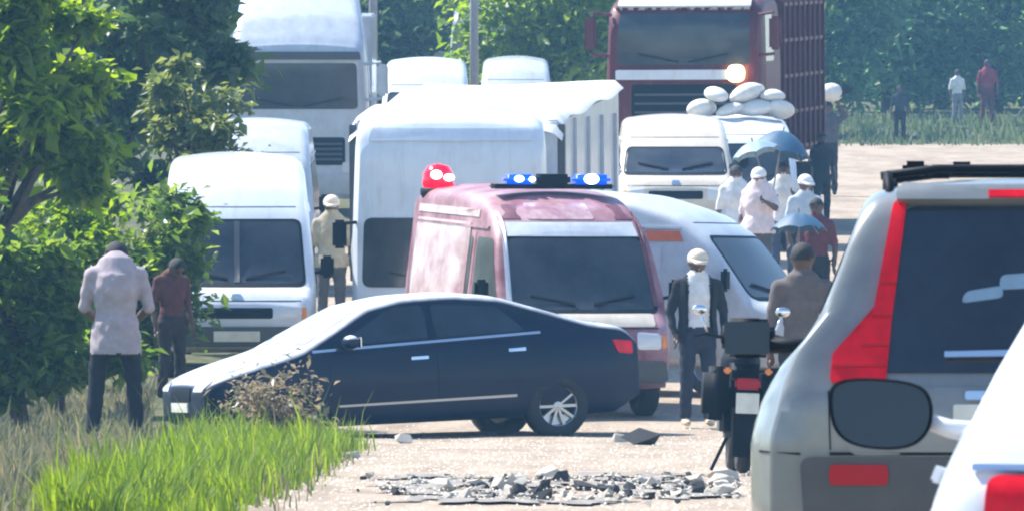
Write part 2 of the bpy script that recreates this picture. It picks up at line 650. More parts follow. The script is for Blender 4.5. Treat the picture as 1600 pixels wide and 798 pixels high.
def van(name, px, D, yaw, wd, H, L, m, label, cat='van', group=None, ws=(1.03, 1.72), hood=0.42, extra=None, gl='glass2',
        divider=False, snub=0.0, band=None, panel_left=False):
    """one-box van facing the camera (or turned by yaw)"""
    root = car_root(name, px, D, yaw)
    tag(root, label, cat, group)
    hw = wd / 2
    z0, z1 = ws
    cow = hood
    run = 0.42 + snub
    top = [(0, z0 - 0.30), (0.03, z0 - 0.18), (0.12, z0 - 0.10), (cow, z0 - 0.01), (cow + run, z1 + 0.03), (cow + run + 0.35, z1 + (H - z1) * 0.55),
           (cow + run + 0.9, H - 0.05), (cow + run + 1.7, H), (L - 0.3, H - 0.01), (L, H - 0.10)]
    bot = [(0, 0.36), (0.2, 0.30), (L - 0.2, 0.32), (L, 0.42)]
    wf = [(0, 0.86), (0.08, 0.93), (0.3, 0.98), (0.7, 1.0), (L - 0.2, 1.0), (L, 0.95)]
    prof = [(0.3, hw * 0.95), (0.6, hw), (1.0, hw * 0.995), (1.3, hw * 0.97), (H - 0.15, hw * 0.86), (H + 0.2, hw * 0.8)]
    b = Body('body', L, top, bot, wf, prof, 0.13, m, root, crown=0.05, sig=0.07, cuts=((0.85, 0.33, 0.39), (L - 1.05, 0.33, 0.39)))
    yb, yt = hw * 0.84, hw * 0.77
    b.patch('windscreen_seal', 'front', [(-yb - 0.03, z0 - 0.02), (yb + 0.03, z0 - 0.02), (yt + 0.03, z1 + 0.03), (-yt - 0.03, z1 + 0.03)], M['black'], rad=0.09, off=0.003, depth=0.012)
    ws_o = b.patch('windscreen', 'front', [(-yb, z0 + 0.02), (yb, z0 + 0.02), (yt, z1), (-yt, z1)], M[gl], rad=0.08)
    if divider:
        mb = MB()
        b.patch('windscreen_divider', 'front', [(-0.03, z0 + 0.02), (0.03, z0 + 0.02), (0.03, z1), (-0.03, z1)], M['grey_plastic'], off=0.02)
    for sg in (-1, 1):
        # wipers
        b.patch('wiper', 'front', [(sg * 0.1, z0 + 0.05), (sg * 0.1, z0 + 0.075), (sg * 0.55, z0 + 0.16), (sg * 0.55, z0 + 0.14)], M['black'], off=0.03, depth=0.015, rings=2)
        b.patch('headlamp', 'front', [(sg * hw * 0.52, z0 - 0.38), (sg * hw * 0.80, z0 - 0.38), (sg * hw * 0.80, z0 - 0.22), (sg * hw * 0.52, z0 - 0.20)], M['lamp_glass'], rad=0.04)
        vw = 'left' if sg > 0 else 'right'
        if panel_left and sg > 0:
            continue_windows = False
        else:
            continue_windows = True
        if continue_windows: b.patch('side_window', vw, [(cow + 0.12, z0 + 0.06), (cow + run + 0.75, z0 + 0.06), (cow + run + 0.75, z1), (cow + run + 0.1, z1)], M[gl], rad=0.06)
        if continue_windows: b.patch('side_window', vw, [(cow + run + 0.95, z0 + 0.06), (L - 1.5, z0 + 0.06), (L - 1.5, z1), (cow + run + 0.95, z1)], M[gl], rad=0.06)
        if continue_windows: b.patch('side_window', vw, [(L - 1.35, z0 + 0.06), (L - 0.3, z0 + 0.06), (L - 0.35, z1), (L - 1.35, z1)], M[gl], rad=0.06)
        mr = MB().box((cow + 0.22, sg * (hw + 0.12), z0 + 0.2), (0.07, 0.15, 0.25), 0.03)
        mr.tube([(cow + 0.28, sg * (hw - 0.06), z0 + 0.12), (cow + 0.22, sg * (hw + 0.1), z0 + 0.15)], 0.018, 8)
        mr.build('side_mirror', M['black'], root)
        wheel(root, 0.85, sg * (hw - 0.14), 0.33)
        wheel(root, L - 1.05, sg * (hw - 0.14), 0.33)
    b.patch('bonnet_seam', 'front', [(-hw * 0.80, z0 - 0.17), (hw * 0.80, z0 - 0.17), (hw * 0.80, z0 - 0.16), (-hw * 0.80, z0 - 0.16)], M['black'], off=0.003, depth=0.008, rings=2)
    b.patch('roof_seam', 'front', [(-hw * 0.74, z1 + 0.16), (hw * 0.74, z1 + 0.16), (hw * 0.74, z1 + 0.168), (-hw * 0.74, z1 + 0.168)], M['grey_plastic'], off=0.003, depth=0.008, rings=2)
    b.patch('badge', 'front', [(-0.07, z0 - 0.15), (0.07, z0 - 0.15), (0.05, z0 - 0.09), (-0.05, z0 - 0.09)], M['chrome'], off=0.012, depth=0.015, rad=0.02, rings=3)
    for sg in (-1, 1):
        vw = 'left' if sg > 0 else 'right'
        b.patch('indicator', 'front', [(sg * hw * 0.81, z0 - 0.37), (sg * hw * 0.87, z0 - 0.36), (sg * hw * 0.87, z0 - 0.24), (sg * hw * 0.81, z0 - 0.23)], M['amber_lens'], off=0.006, rad=0.02)
        b.patch('door_seam', vw, [(cow + run + 0.83, 0.5), (cow + run + 0.842, 0.5), (cow + run + 0.842, z1 + 0.05), (cow + run + 0.83, z1 + 0.05)], M['black'], off=0.003, depth=0.008, rings=2)
        b.patch('roof_gutter', vw, [(cow + run + 0.3, z1 + 0.09), (L - 0.3, z1 + 0.09), (L - 0.3, z1 + 0.115), (cow + run + 0.3, z1 + 0.115)], m, off=0.02, depth=0.03, rings=2)
    b.patch('grille', 'front', [(-hw * 0.45, z0 - 0.36), (hw * 0.45, z0 - 0.36), (hw * 0.45, z0 - 0.24), (-hw * 0.45, z0 - 0.24)], M['black'], rad=0.03)
    b.patch('bumper', 'front', [(-hw * 0.86, 0.38), (hw * 0.86, 0.38), (hw * 0.86, 0.60), (-hw * 0.86, 0.60)], M['grey_plastic'], off=0.03, depth=0.05, rad=0.05)
    b.patch('number_plate', 'front', [(-0.26, 0.44), (0.26, 0.44), (0.26, 0.55), (-0.26, 0.55)], M['plate'], off=0.045, rad=0.01)
    b.patch('rear_window', 'back', [(-yt, z0 + 0.1), (yt, z0 + 0.1), (yt * 0.95, z1), (-yt * 0.95, z1)], M[gl], rad=0.08)
    b.hw = hw
    return root, b

# ================================================================== SETTING
# ground: one sheet
def build_ground():
    xs = np.unique(np.concatenate([np.linspace(-260, -8, 22), np.linspace(-8, 8, 81), np.linspace(8, 260, 22)]))
    ys = np.unique(np.concatenate([np.linspace(-40, 50, 10), np.linspace(50, 130, 161), np.linspace(130, 330, 70), np.linspace(330, 1500, 14)]))
    vs, fs = [], []
    rg = np.random.default_rng(3)
    for y in ys:
        for x in xs:
            z = GZ(x, min(y, 330))
            if abs(x) < 9 and 50 < y < 140:
                z += 0.008 * math.sin(x * 3.1 + y * 0.7) + 0.006 * math.sin(y * 1.9 - x)
            vs.append((x, y, z))
    nx = len(xs)
    for j in range(len(ys) - 1):
        for i in range(nx - 1):
            fs.append([j * nx + i, j * nx + i + 1, (j + 1) * nx + i + 1, (j + 1) * nx + i])
    m = bpy.data.materials.new('dusty ground')
    m.use_nodes = True
    t = m.node_tree
    b = t.nodes['Principled BSDF']
    b.inputs['Roughness'].default_value = 0.95
    b.inputs['Specular IOR Level'].default_value = 0.08
    tc = t.nodes.new('ShaderNodeTexCoord')
    def tnoise(scale, vec_scale=(1, 1, 1)):
        mp = t.nodes.new('ShaderNodeMapping')
        mp.inputs['Scale'].default_value = vec_scale
        n = t.nodes.new('ShaderNodeTexNoise')
        n.inputs['Scale'].default_value = scale
        n.inputs['Detail'].default_value = 8
        n.inputs['Roughness'].default_value = 0.7
        t.links.new(tc.outputs['Object'], mp.inputs[0])
        t.links.new(mp.outputs[0], n.inputs['Vector'])
        return n
    n1 = tnoise(1.3, (1, 0.25, 1))
    r1 = t.nodes.new('ShaderNodeValToRGB')
    e = r1.color_ramp.elements
    e[0].position, e[0].color = 0.30, (0.27, 0.21, 0.16, 1)
    e[1].position, e[1].color = 0.58, (0.43, 0.355, 0.28, 1)
    t.links.new(n1.outputs['Fac'], r1.inputs[0])
    n2 = tnoise(22, (1, 0.4, 1))
    r2 = t.nodes.new('ShaderNodeValToRGB')
    e = r2.color_ramp.elements
    e[0].position, e[0].color = 0.32, (0.62, 0.62, 0.62, 1)
    e[1].position, e[1].color = 0.6, (1, 1, 1, 1)
    t.links.new(n2.outputs['Fac'], r2.inputs[0])
    mx = t.nodes.new('ShaderNodeMixRGB')
    mx.blend_type = 'MULTIPLY'
    mx.inputs[0].default_value = 1
    t.links.new(r1.outputs[0], mx.inputs[1])
    t.links.new(r2.outputs[0], mx.inputs[2])
    # verge: dull green earth left of the road and under the far trees
    sep = t.nodes.new('ShaderNodeSeparateXYZ')
    t.links.new(tc.outputs['Object'], sep.inputs[0])
    n3 = tnoise(0.8)
    lft = t.nodes.new('ShaderNodeMath'); lft.operation = 'MULTIPLY_ADD'      # -x - 2 + noise
    lft.inputs[1].default_value = -1.0
    lft.inputs[2].default_value = -2.6
    t.links.new(sep.outputs[0], lft.inputs[0])
    fy = t.nodes.new('ShaderNodeMath'); fy.operation = 'MULTIPLY_ADD'        # (y-231)*0.5
    fy.inputs[1].default_value = 0.5
    fy.inputs[2].default_value = -231 * 0.5
    t.links.new(sep.outputs[1], fy.inputs[0])
    mxm = t.nodes.new('ShaderNodeMath'); mxm.operation = 'MAXIMUM'
    t.links.new(lft.outputs[0], mxm.inputs[0])
    t.links.new(fy.outputs[0], mxm.inputs[1])
    ad = t.nodes.new('ShaderNodeMath'); ad.operation = 'ADD'
    t.links.new(mxm.outputs[0], ad.inputs[0])
    t.links.new(n3.outputs['Fac'], ad.inputs[1])
    r3 = t.nodes.new('ShaderNodeValToRGB')
    r3.color_ramp.elements[0].position = 0.35
    r3.color_ramp.elements[1].position = 0.85
    t.links.new(ad.outputs[0], r3.inputs[0])
    n4 = tnoise(3.0)
    r4 = t.nodes.new('ShaderNodeValToRGB')
    e = r4.color_ramp.elements
    e[0].position, e[0].color = 0.35, (0.045, 0.065, 0.025, 1)
    e[1].position, e[1].color = 0.68, (0.17, 0.15, 0.09, 1)
    t.links.new(n4.outputs['Fac'], r4.inputs[0])
    m2 = t.nodes.new('ShaderNodeMixRGB')
    t.links.new(r3.outputs[0], m2.inputs[0])
    t.links.new(mx.outputs[0], m2.inputs[1])
    t.links.new(r4.outputs[0], m2.inputs[2])
    t.links.new(m2.outputs[0], b.inputs['Base Color'])
    bp = t.nodes.new('ShaderNodeBump')
    bp.inputs['Strength'].default_value = 0.6
    bp.inputs['Distance'].default_value = 0.03
    t.links.new(n2.outputs['Fac'], bp.inputs['Height'])
    t.links.new(bp.outputs[0], b.inputs['Normal'])
    o = mesh_obj('ground', vs, fs, m)
    o['kind'] = 'structure'
    o['label'] = 'pale dusty road and verge climbing away into the trees'
build_ground()

# broken asphalt showing through the dust, where the rubble lies
def build_road_patch():
    m = mat('worn asphalt', (0.06, 0.06, 0.065), 0.9, noise=0.5, nscale=9, col2=(0.36, 0.31, 0.26), bump=0.5, bscale=30)
    rg = random.Random(5)
    vs, fs = [], []
    N = 40
    for q in range(44):
        y = rg.uniform(67, 79)
        cx = PX(rg.uniform(590, 1140), y)
        a0, rx, ry = rg.uniform(0, 6), rg.uniform(0.08, 0.34), rg.uniform(0.3, 1.3)
        n0 = len(vs)
        for k in range(N):
            a = 2 * math.pi * k / N
            w_ = 1 + 0.25 * math.sin(3 * a + a0) + 0.16 * math.sin(7 * a + 2 * a0) + rg.uniform(-0.12, 0.12)
            x_, y_ = cx + rx * w_ * math.cos(a), y + ry * w_ * math.sin(a)
            vs.append((x_, y_, GZ(x_, y_) + 0.008 * math.sin(x_ * 3.1 + y_ * 0.7) + 0.006 * math.sin(y_ * 1.9 - x_) + 0.008 + q * 0.0003))
        vs.append((cx, y, GZ(cx, y) + 0.008 * math.sin(cx * 3.1 + y * 0.7) + 0.006 * math.sin(y * 1.9 - cx) + 0.008 + q * 0.0003))
        for k in range(N):
            fs.append([n0 + k, n0 + (k + 1) % N, n0 + N])
    o = mesh_obj('road', vs, fs, m)
    o['kind'] = 'structure'
    o['label'] = 'worn dark asphalt showing through the pale dust'
build_road_patch()

# ================================================================== VEHICLES
# ---- dark sedan broadside across the road
def build_sedan():
    yaw = 20.0
    nx, ny = -3.2, 100.5
    L = 4.5
    root = empty('sedan_car', (nx, ny, GZ(-1.0, 101) - 0.16), (0, R(-2.2), R(yaw)))
    tag(root, 'dark navy sedan stopped broadside across the road with its nose in the weeds', 'car')
    top = [(0, 0.62), (0.05, 0.70), (0.35, 0.80), (0.95, 0.96), (1.72, 1.37), (2.1, 1.44), (2.6, 1.455), (3.1, 1.41), (3.98, 1.13), (4.35, 1.08), (4.46, 1.0), (4.5, 0.9)]
    bot = [(0, 0.30), (0.25, 0.20), (4.2, 0.22), (4.5, 0.38)]
    wf = [(0, 0.72), (0.12, 0.84), (0.45, 0.96), (1.0, 1.0), (3.6, 1.0), (4.2, 0.95), (4.5, 0.80)]
    prof = [(0.2, 0.84), (0.35, 0.89), (0.6, 0.905), (0.75, 0.90), (0.92, 0.87), (1.0, 0.83), (1.40, 0.60), (1.6, 0.5)]
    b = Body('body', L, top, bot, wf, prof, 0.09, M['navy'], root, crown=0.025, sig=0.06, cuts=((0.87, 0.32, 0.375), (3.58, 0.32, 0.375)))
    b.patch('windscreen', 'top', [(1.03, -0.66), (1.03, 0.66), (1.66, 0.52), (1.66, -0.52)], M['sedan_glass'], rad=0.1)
    b.patch('rear_window', 'top', [(3.25, -0.48), (3.25, 0.48), (3.86, 0.58), (3.86, -0.58)], M['glass'], rad=0.1)
    for sg, vw in ((-1, 'right'), (1, 'left')):
        b.patch('window', vw, [(1.34, 1.00), (2.28, 1.035), (2.28, 1.36), (1.92, 1.34)], M['glass'], rad=0.05)
        b.patch('window', vw, [(2.36, 1.04), (3.30, 1.07), (3.05, 1.32), (2.36, 1.36)], M['glass'], rad=0.05)
        b.patch('belt_trim', vw, [(1.05, 0.935), (3.45, 1.035), (3.45, 1.06), (1.05, 0.96)], M['chrome'], off=0.012, rings=2)
        b.patch('sill_trim', vw, [(1.30, 0.40), (3.15, 0.43), (3.15, 0.455), (1.30, 0.42)], M['alloy'], off=0.012, rings=2)
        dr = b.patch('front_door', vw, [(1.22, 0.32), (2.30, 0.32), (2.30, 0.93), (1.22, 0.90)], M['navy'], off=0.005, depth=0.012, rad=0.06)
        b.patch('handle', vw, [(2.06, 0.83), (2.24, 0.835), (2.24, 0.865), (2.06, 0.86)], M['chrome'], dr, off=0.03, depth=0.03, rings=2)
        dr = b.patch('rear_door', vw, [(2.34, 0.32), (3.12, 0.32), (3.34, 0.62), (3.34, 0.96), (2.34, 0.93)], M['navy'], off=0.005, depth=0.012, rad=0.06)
        b.patch('handle', vw, [(3.08, 0.87), (3.26, 0.875), (3.26, 0.905), (3.08, 0.90)], M['chrome'], dr, off=0.03, depth=0.03, rings=2)
        b.patch('tail_lamp', vw, [(4.26, 0.82), (4.44, 0.80), (4.44, 0.93), (4.20, 0.95)], M['red_lens'], off=0.008, rad=0.03)
        b.patch('headlamp', 'front', [(sg * 0.38, 0.60), (sg * 0.62, 0.60), (sg * 0.66, 0.71), (sg * 0.42, 0.68)], M['lamp_glass'], off=0.01, rad=0.03)
        mr = MB().ell((1.42, sg * 0.96, 1.03), (0.085, 0.11, 0.07))
        mr.tube([(1.45, sg * 0.80, 0.98), (1.43, sg * 0.92, 1.0)], 0.025, 8)
        mo = mr.build('side_mirror', M['navy'], root, True)
        g = MB().box((1.47 + 0.03, sg * 0.965, 1.03), (0.01, 0.16, 0.10), 0.003).build('mirror_glass', M['chrome'], mo)
        wheel(root, 0.87, sg * 0.80, 0.32, 0.2, True)
        wheel(root, 3.58, sg * 0.80, 0.32, 0.2, True)
    b.patch('grille', 'front', [(-0.30, 0.50), (0.30, 0.50), (0.30, 0.64), (-0.30, 0.64)], M['black'], off=0.01, rad=0.04)
    b.patch('number_plate', 'front', [(-0.25, 0.40), (0.25, 0.40), (0.25, 0.49), (-0.25, 0.49)], M['plate'], off=0.02, rad=0.01)
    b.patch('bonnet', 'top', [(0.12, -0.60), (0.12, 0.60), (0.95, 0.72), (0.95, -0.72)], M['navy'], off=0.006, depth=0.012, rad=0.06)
build_sedan()

# ---- silver SUV seen from behind, right
def build_suv():
    D = 34.8
    L = 4.35
    yaw = -3.0
    root = car_root('parked_suv', 1600, D, yaw, facing='from')
    # tail centre at the given point: shift so that local x = L is there
    rz = R(-90 + yaw)
    root.location.x -= math.cos(rz) * L
    root.location.y -= math.sin(rz) * L
    tag(root, 'silver SUV seen from behind with tall red tail lamp beside dark rear window', 'car')
    prof = [(0.25, 0.88), (0.55, 0.945), (0.80, 0.945), (0.93, 0.905), (1.04, 0.845), (1.10, 0.79), (1.17, 0.725), (1.30, 0.67), (1.56, 0.565), (1.7, 0.52)]
    top = [(0, 0.78), (0.1, 0.90), (0.9, 1.05), (1.2, 1.12), (1.95, 1.57), (2.4, 1.65), (3.2, 1.668), (3.95, 1.65), (4.10, 1.615), (4.18, 1.45), (4.28, 1.12), (4.33, 1.0), (4.35, 0.92)]
    bot = [(0, 0.4), (0.3, 0.3), (4.1, 0.32), (4.35, 0.42)]
    wf = [(0, 0.8), (0.2, 0.92), (0.7, 1.0), (3.8, 1.0), (4.15, 0.985), (4.28, 0.95), (4.35, 0.90)]
    b = Body('body', L, top, bot, wf, prof, 0.09, M['silver'], root, crown=0.03, sig=0.035, n=120, cuts=((0.85, 0.35, 0.41), (3.45, 0.35, 0.41)))
    rw = b.patch('rear_window', 'back', [(-0.55, 1.02), (0.55, 1.02), (0.455, 1.585), (-0.41, 1.585)], M['glass'], rad=0.05, off=0.008, rings=8)
    wp = MB()
    b.patch('wiper', 'back', [(-0.27, 1.065), (-0.27, 1.085), (0.14, 1.095), (0.14, 1.07)], M['chrome'], rw, off=0.035, depth=0.02, rings=2)
    b.patch('glass_light_patch', 'back', [(-0.215, 1.255), (-0.07, 1.275), (-0.075, 1.315), (-0.20, 1.295)], M['umb_pale'], rw, off=0.012, depth=0.004, rad=0.02, rings=3)  # two pale patches painted for the brightness showing in the rear glass
    b.patch('glass_light_patch', 'back', [(-0.085, 1.30), (0.10, 1.31), (0.10, 1.365), (-0.08, 1.35)], M['umb_pale'], rw, off=0.014, depth=0.004, rad=0.02, rings=3)
    for x in (2.3, 3.55):
        MB().tube([(x, -0.50, 1.70), (x, -0.3, 1.725), (x, 0.3, 1.725), (x, 0.50, 1.70)], 0.015, 8).build('roof_bar', M['black'], root, True)
    for x, y in ((3.45, -0.38), (3.3, -0.22), (2.6, -0.3)):
        MB().box((x, y, 1.728), (0.13, 0.09, 0.05), 0.015).build('bar_clamp', M['black'], root)
    for sg in (-1, 1):
        b.patch('tailgate_seam', 'back', [(sg * 0.655, 0.76), (sg * 0.660, 0.76), (sg * 0.667, 0.96), (sg * 0.662, 0.96)], M['black'], off=0.004, depth=0.01, rings=2)
        b.patch('bumper_seam', 'back', [(sg * 0.76, 0.742), (sg * 0.90, 0.75), (sg * 0.90, 0.758), (sg * 0.76, 0.75)], M['black'], off=0.004, depth=0.01, rings=2)
    b.patch('tailgate_seam', 'back', [(-0.66, 0.742), (0.66, 0.742), (0.66, 0.752), (-0.66, 0.752)], M['black'], off=0.012, depth=0.02, rings=2)
    b.patch('tailgate_handle', 'back', [(-0.20, 0.925), (0.20, 0.925), (0.20, 0.955), (-0.20, 0.955)], M['chrome'], off=0.03, depth=0.03, rad=0.01, rings=3)
    b.patch('spoiler', 'back', [(-0.44, 1.59), (0.44, 1.59), (0.42, 1.63), (-0.42, 1.63)], M['silver'], off=0.05, depth=0.08, rad=0.02)
    b.patch('brake_lamp', 'back', [(-0.12, 1.594), (0.12, 1.594), (0.12, 1.618), (-0.12, 1.618)], M['red_lens'], off=0.06, depth=0.02, rings=3)
    for sg in (-1, 1):
        # tall lamp: foot at the hip, narrow blade up the pillar
        b.patch('tail_lamp', 'back', [(sg * 0.66, 0.985), (sg * 0.47, 0.975), (sg * 0.45, 1.2), (sg * 0.40, 1.60), (sg * 0.445, 1.60), (sg * 0.495, 1.32), (sg * 0.52, 1.18), (sg * 0.57, 1.12), (sg * 0.65, 1.09)],
                M['red_lens'], off=0.02, depth=0.05, rad=0.02, rings=8)
        vw = 'left' if sg > 0 else 'right'
        b.patch('rear_door', vw, [(2.45, 0.45), (3.1, 0.45), (3.35, 0.75), (3.35, 1.08), (2.45, 1.06)], M['silver'], off=0.005, depth=0.01, rad=0.06)
        b.patch('front_door', vw, [(1.35, 0.45), (2.40, 0.45), (2.40, 1.06), (1.35, 1.03)], M['silver'], off=0.005, depth=0.01, rad=0.06)
        b.patch('side_window', vw, [(1.65, 1.16), (2.42, 1.18), (2.42, 1.56), (2.1, 1.54)], M['glass'], rad=0.05)
        b.patch('side_window', vw, [(2.50, 1.18), (3.30, 1.19), (3.25, 1.56), (2.50, 1.56)], M['glass'], rad=0.05)
        b.patch('side_window', vw, [(3.38, 1.20), (3.92, 1.22), (3.80, 1.52), (3.36, 1.55)], M['glass'], rad=0.05)
        rl = MB()
        rl.tube([(1.95, sg * 0.47, 1.58), (2.1, sg * 0.48, 1.70), (3.85, sg * 0.47, 1.70), (4.0, sg * 0.46, 1.62)], 0.015, 10)
        for x in (2.15, 3.0, 3.75):
            rl.tube([(x, sg * 0.475, 1.60), (x, sg * 0.475, 1.70)], 0.015, 8)
        rl.build('roof_rail', M['black'], root, True)
        b.patch('reflector', 'back', [(sg * 0.46, 0.64), (sg * 0.66, 0.64), (sg * 0.66, 0.71), (sg * 0.46, 0.71)], M['red_dim'], off=0.03, depth=0.03, rad=0.02)
        mo = MB().box((1.62, sg * 1.02, 1.135), (0.11, 0.19, 0.145), 0.05)
        mo.tube([(1.62, sg * 0.72, 1.10), (1.60, sg * 0.98, 1.11)], 0.03, 8)
        mm = mo.build('side_mirror', M['black'], root, True)
        MB().box((1.684, sg * 1.02, 1.135), (0.012, 0.165, 0.12), 0.004, Matrix.Rotation(R(-5), 3, 'Y')).build('mirror_glass', M['mirror'], mm)
        wheel(root, 0.85, sg * 0.82, 0.35, 0.22)
        wheel(root, 3.45, sg * 0.82, 0.35, 0.22)
    for sg in (-1, 1):
        for k, (y0, y1) in enumerate(((0.47, 0.65), (0.46, 0.555), (0.45, 0.515), (0.435, 0.49))):
            z = 1.035 + (0, 0.07, 0.17, 0.28)[k]
            b.patch('lens_rib', 'back', [(sg * y0, z), (sg * y1, z), (sg * y1, z + 0.008), (sg * y0, z + 0.008)], M['red_dim'], off=0.026, depth=0.02, rings=2)
    MB().lathe([(0.001, 4.37), (0.03, 4.365), (0.035, 4.32)], (0, 0.02, 1.045), 'x', 14).build('wiper_hub', M['black'], root, True)
    b.patch('tailgate', 'back', [(-0.60, 0.74), (0.60, 0.74), (0.62, 0.97), (-0.62, 0.97)], M['silver'], off=0.01, depth=0.02, rad=0.05)
    b.patch('bumper', 'back', [(-0.74, 0.42), (0.74, 0.42), (0.76, 0.735), (-0.76, 0.735)], M['grey_plastic'], off=0.022, depth=0.05, rad=0.04)
    b.patch('number_plate', 'back', [(-0.24, 0.80), (0.24, 0.80), (0.24, 0.91), (-0.24, 0.91)], M['plate'], off=0.025, rad=0.01)
    b.patch('windscreen', 'front', [(-0.66, 1.15), (0.66, 1.15), (0.52, 1.58), (-0.52, 1.58)], M['glass'], rad=0.08)
build_suv()

# ---- nearest white hatchback, bottom right corner
def build_hatch():
    D = 22.9
    L = 3.9
    yaw = -3.2
    root = car_root('white_hatchback', 800 + 1.76 * 700, D, yaw, facing='from')
    rz = R(-90 + yaw)
    root.location.x -= math.cos(rz) * L
    root.location.y -= math.sin(rz) * L
    tag(root, 'white hatchback nearest the camera, cut by the right edge, black door mirror out', 'car')
    prof = [(0.22, 0.78), (0.5, 0.845), (0.74, 0.845), (0.88, 0.79), (1.03, 0.71), (1.17, 0.625), (1.40, 0.52), (1.6, 0.42)]
    top = [(0, 0.62), (0.1, 0.74), (0.85, 0.95), (1.6, 1.40), (2.2, 1.50), (3.0, 1.47), (3.45, 1.38), (3.72, 1.02), (3.84, 0.90), (3.9, 0.80)]
    bot = [(0, 0.35), (0.3, 0.22), (3.6, 0.25), (3.9, 0.4)]
    wf = [(0, 0.78), (0.2, 0.92), (0.7, 1.0), (3.3, 1.0), (3.7, 0.985), (3.84, 0.96), (3.9, 0.92)]
    b = Body('body', L, top, bot, wf, prof, 0.09, M['white'], root, crown=0.03, sig=0.035, n=120, cuts=((0.75, 0.3, 0.36), (3.2, 0.3, 0.36)))
    b.patch('rear_window', 'back', [(-0.52, 0.94), (0.52, 0.94), (0.42, 1.36), (-0.42, 1.36)], M['glass'], rad=0.06)
    for sg in (-1, 1):
        tl = b.patch('tail_lamp', 'back', [(sg * 0.72, 0.60), (sg * 0.40, 0.62), (sg * 0.44, 0.845), (sg * 0.70, 0.85)], M['red_lens'], off=0.012, depth=0.03, rad=0.04)
        b.patch('lamp_trim', 'back', [(sg * 0.73, 0.855), (sg * 0.42, 0.85), (sg * 0.42, 0.866), (sg * 0.73, 0.871)], M['chrome'], tl, off=0.018, depth=0.03, rings=2)
        b.patch('reversing_lamp', 'back', [(sg * 0.60, 0.69), (sg * 0.46, 0.69), (sg * 0.46, 0.75), (sg * 0.60, 0.75)], M['lamp_glass'], tl, off=0.02, depth=0.02, rad=0.02)
        vw = 'left' if sg > 0 else 'right'
        b.patch('side_window', vw, [(1.25, 1.0), (2.1, 1.0), (2.1, 1.36), (1.7, 1.34)], M['glass'], rad=0.04)
        b.patch('side_window', vw, [(2.18, 1.0), (2.9, 1.02), (2.8, 1.33), (2.18, 1.36)], M['glass'], rad=0.04)
        d1 = b.patch('front_door', vw, [(1.1, 0.34), (2.12, 0.34), (2.12, 0.94), (1.1, 0.90)], M['white'], off=0.005, depth=0.01, rad=0.06)
        b.patch('handle', vw, [(1.88, 0.80), (2.06, 0.80), (2.06, 0.83), (1.88, 0.83)], M['white'], d1, off=0.03, depth=0.03, rings=2)
        d2 = b.patch('rear_door', vw, [(2.16, 0.34), (2.75, 0.34), (2.95, 0.62), (2.95, 0.95), (2.16, 0.94)], M['white'], off=0.005, depth=0.01, rad=0.06)
        b.patch('handle', vw, [(2.70, 0.82), (2.88, 0.82), (2.88, 0.85), (2.70, 0.85)], M['white'], d2, off=0.03, depth=0.03, rings=2)
        wheel(root, 0.75, sg * 0.73, 0.30, 0.19)
        wheel(root, 3.2, sg * 0.73, 0.30, 0.19)
        mo = MB()
        x = 1.35
        pts = [(-0.13, 0.02), (-0.125, 0.075), (-0.06, 0.09), (0.09, 0.078), (0.125, 0.03), (0.115, -0.045), (0.06, -0.085), (-0.06, -0.08), (-0.115, -0.045)]
        sm_ = pts
        for _ in range(2):
            sm_ = [w__ for i_ in range(len(sm_)) for w__ in ((0.75 * sm_[i_][0] + 0.25 * sm_[(i_ + 1) % len(sm_)][0], 0.75 * sm_[i_][1] + 0.25 * sm_[(i_ + 1) % len(sm_)][1]),
                                                            (0.25 * sm_[i_][0] + 0.75 * sm_[(i_ + 1) % len(sm_)][0], 0.25 * sm_[i_][1] + 0.75 * sm_[(i_ + 1) % len(sm_)][1]))]
        pts = [(p[0] * 1.04, p[1] * 1.05) for p in sm_]
        rings = []
        for q, (dx, k) in enumerate(((0.0, 0.90), (0.012, 1.0), (-0.03, 1.0), (-0.10, 0.80), (-0.14, 0.4))):
            rings.append([(x + dx, sg * (0.985 + k * (-p[0]) * 1.0), 0.965 + k * p[1]) for p in pts])
        vs = [p for r_ in rings for p in r_]
        n = len(pts)
        fs = []
        for i in range(len(rings) - 1):
            for k in range(n):
                fs.append([i * n + k, i * n + (k + 1) % n, (i + 1) * n + (k + 1) % n, (i + 1) * n + k])
        fs.append([(len(rings) - 1) * n + k for k in range(n)])
        fs.append(list(range(n)))
        mo.add(vs, fs)
        mm = mo.build('side_mirror', M['black'], root)
        MB().tube([(x - 0.05, sg * 0.68, 0.91), (x - 0.06, sg * 0.82, 0.93), (x - 0.06, sg * 0.88, 0.95)], [0.035, 0.024, 0.02], 10).build('mirror_arm', M['white'], root, True)
        g = [(x + 0.012 - 0.09 * p[1], sg * (0.985 - 0.93 * p[0]), 0.965 + 0.93 * p[1]) for p in pts]
        mesh_obj('mirror_glass', g, [list(range(n))], M['mirror'], mm, smooth=False)
    b.patch('bumper', 'back', [(-0.78, 0.30), (0.78, 0.30), (0.79, 0.56), (-0.79, 0.56)], M['white'], off=0.02, depth=0.04, rad=0.05)
    b.patch('number_plate', 'back', [(-0.24, 0.64), (0.24, 0.64), (0.24, 0.75), (-0.24, 0.75)], M['plate'], off=0.015, rad=0.01)
    b.patch('windscreen', 'front', [(-0.6, 1.0), (0.6, 1.0), (0.47, 1.35), (-0.47, 1.35)], M['glass'], rad=0.08)
build_hatch()

